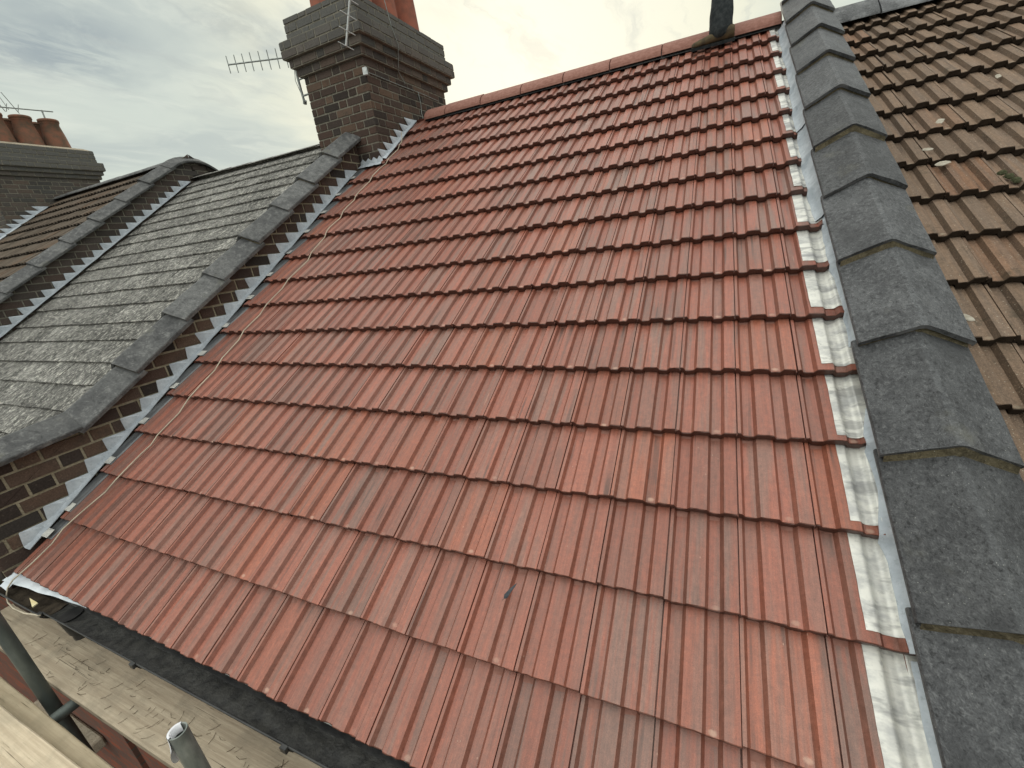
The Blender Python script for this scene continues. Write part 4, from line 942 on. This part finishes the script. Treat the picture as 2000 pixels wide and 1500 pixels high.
dis = trous.modifiers.new('folds', 'DISPLACE'); tx = bpy.data.textures.new('folds', 'CLOUDS'); tx.noise_scale = .09; dis.texture = tx; dis.strength = .022; dis.mid_level = .5
m_ = MB(); m_.lathe([(.02, .86 + .075), (.075, .85 + .05), (.10, .80), (.103, .76), (.09, .73)], (hx_ - .045, hy_, hz_), 20); m_.build('hair', M_HAIR, pr)
m_ = MB()
for sg in (-1, 1):
    m_.tube([(hx_ - .143, hy_ + sg * .033, hz_ + .785), (hx_ - .149, hy_ + sg * .033, hz_ + .785)], .010, 10)
m_.build('eyes', M_PVC, pr)
m_ = MB(); m_.tube([(hx_ - .145, hy_, hz_ + .785), (hx_ - .168, hy_, hz_ + .755), (hx_ - .150, hy_, hz_ + .748)], [.007, .013, .010], 8); m_.build('nose', M_SKIN, pr)
def boot(y, nz_, yaw=0.0, tilt=0.0):
    # toe towards -x; sole follows the slope
    m_ = MB(); rows = []; prof = [(-.27, .018, .030), (-.255, .034, .040), (-.21, .047, .052), (-.15, .047, .065), (-.09, .043, .080), (-.04, .042, .095), (.0, .042, .10), (.045, .040, .10), (.06, .034, .09)]
    for (x, hw, h) in prof:
        r_ = []
        for k in range(12):
            a = 2 * math.pi * k / 12; yy = hw * math.cos(a); zz = h * (.5 + .5 * math.sin(a)); zz = max(zz, 0.0); yy *= 1.0 if zz < h * .5 else 1.0
            r_.append((hx_ + .045 + x, yy, zz + .012))
        rows.append(r_)
    Mx = Matrix.Translation((0, y, nz_)) @ Matrix.Rotation(tilt, 4, 'X')
    rows = [[Mx @ Vector(q) for q in r_] for r_ in rows]
    m_.grid(rows, smooth=True, closed=True, flip=True); m_.add(rows[0], [tuple(range(12))]); m_.add(rows[-1], [tuple(range(12))[::-1]])
    so = MB()
    for (x0_, x1_, w0, w1) in [(-.27, -.10, .040, .048), (-.10, .065, .044, .040)]:
        so.add([Mx @ Vector((hx_ + .045 + x0_, -w0, 0)), Mx @ Vector((hx_ + .045 + x0_, w0, 0)), Mx @ Vector((hx_ + .045 + x1_, w1, 0)), Mx @ Vector((hx_ + .045 + x1_, -w1, 0)),
                Mx @ Vector((hx_ + .045 + x0_, -w0, .022)), Mx @ Vector((hx_ + .045 + x0_, w0, .022)), Mx @ Vector((hx_ + .045 + x1_, w1, .022)), Mx @ Vector((hx_ + .045 + x1_, -w1, .022))], [(3, 2, 1, 0), (4, 5, 6, 7), (0, 1, 5, 4), (2, 3, 7, 6), (1, 2, 6, 5), (3, 0, 4, 7)])
    bt = m_.build('boot', M_BOOT, pr); so.build('sole', M_TROU, bt)
boot(4.235, plane(0, 5.05, 0).z + .012, tilt=TH * .75)
boot(4.74, 2.69, tilt=-TH)

# ------------------------------------------------------------------ small rubble at the foot of the left wall
for i, (x, y, z, r, l) in enumerate([(-3.93, .06, -.02, .05, 'greenish stone lump at the foot of the left party wall'), (-3.84, -.02, -.10, .045, 'dark rubble lump below the kneeler of the left party wall')]):
    b = MB(); rows = []
    for a in range(7):
        ph = -math.pi / 2 + math.pi * a / 6; rows.append([(x + (r + .015 * noise.noise(Vector((k, a, i)))) * math.cos(ph) * math.cos(k * .7), y + (r + .015 * noise.noise(Vector((k, a, i + 3)))) * math.cos(ph) * math.sin(k * .7), z + r * .8 * math.sin(ph)) for k in range(9)])
    b.grid(rows, closed=True); tag(b.build('rubble', M_STONE if i == 0 else M_MOSS), l, 'rubble')

# ------------------------------------------------------------------ ground
m, t = mat("pavement", .95, .1)
n = t.noise(t.oc, 3, 6, .65); t.put(t.b.inputs['Base Color'], t.mix(n, (.07, .068, .062), (.12, .115, .105))); bump(t, t.noise(t.oc, 40, 3), .4, .01); M_GRD = m
b = MB(); b.add([(-400, -400, -Z0), (400, -400, -Z0), (400, 400, -Z0), (-400, 400, -Z0)], [(0, 1, 2, 3)]); tag(b.build('ground', M_GRD), kind='structure')
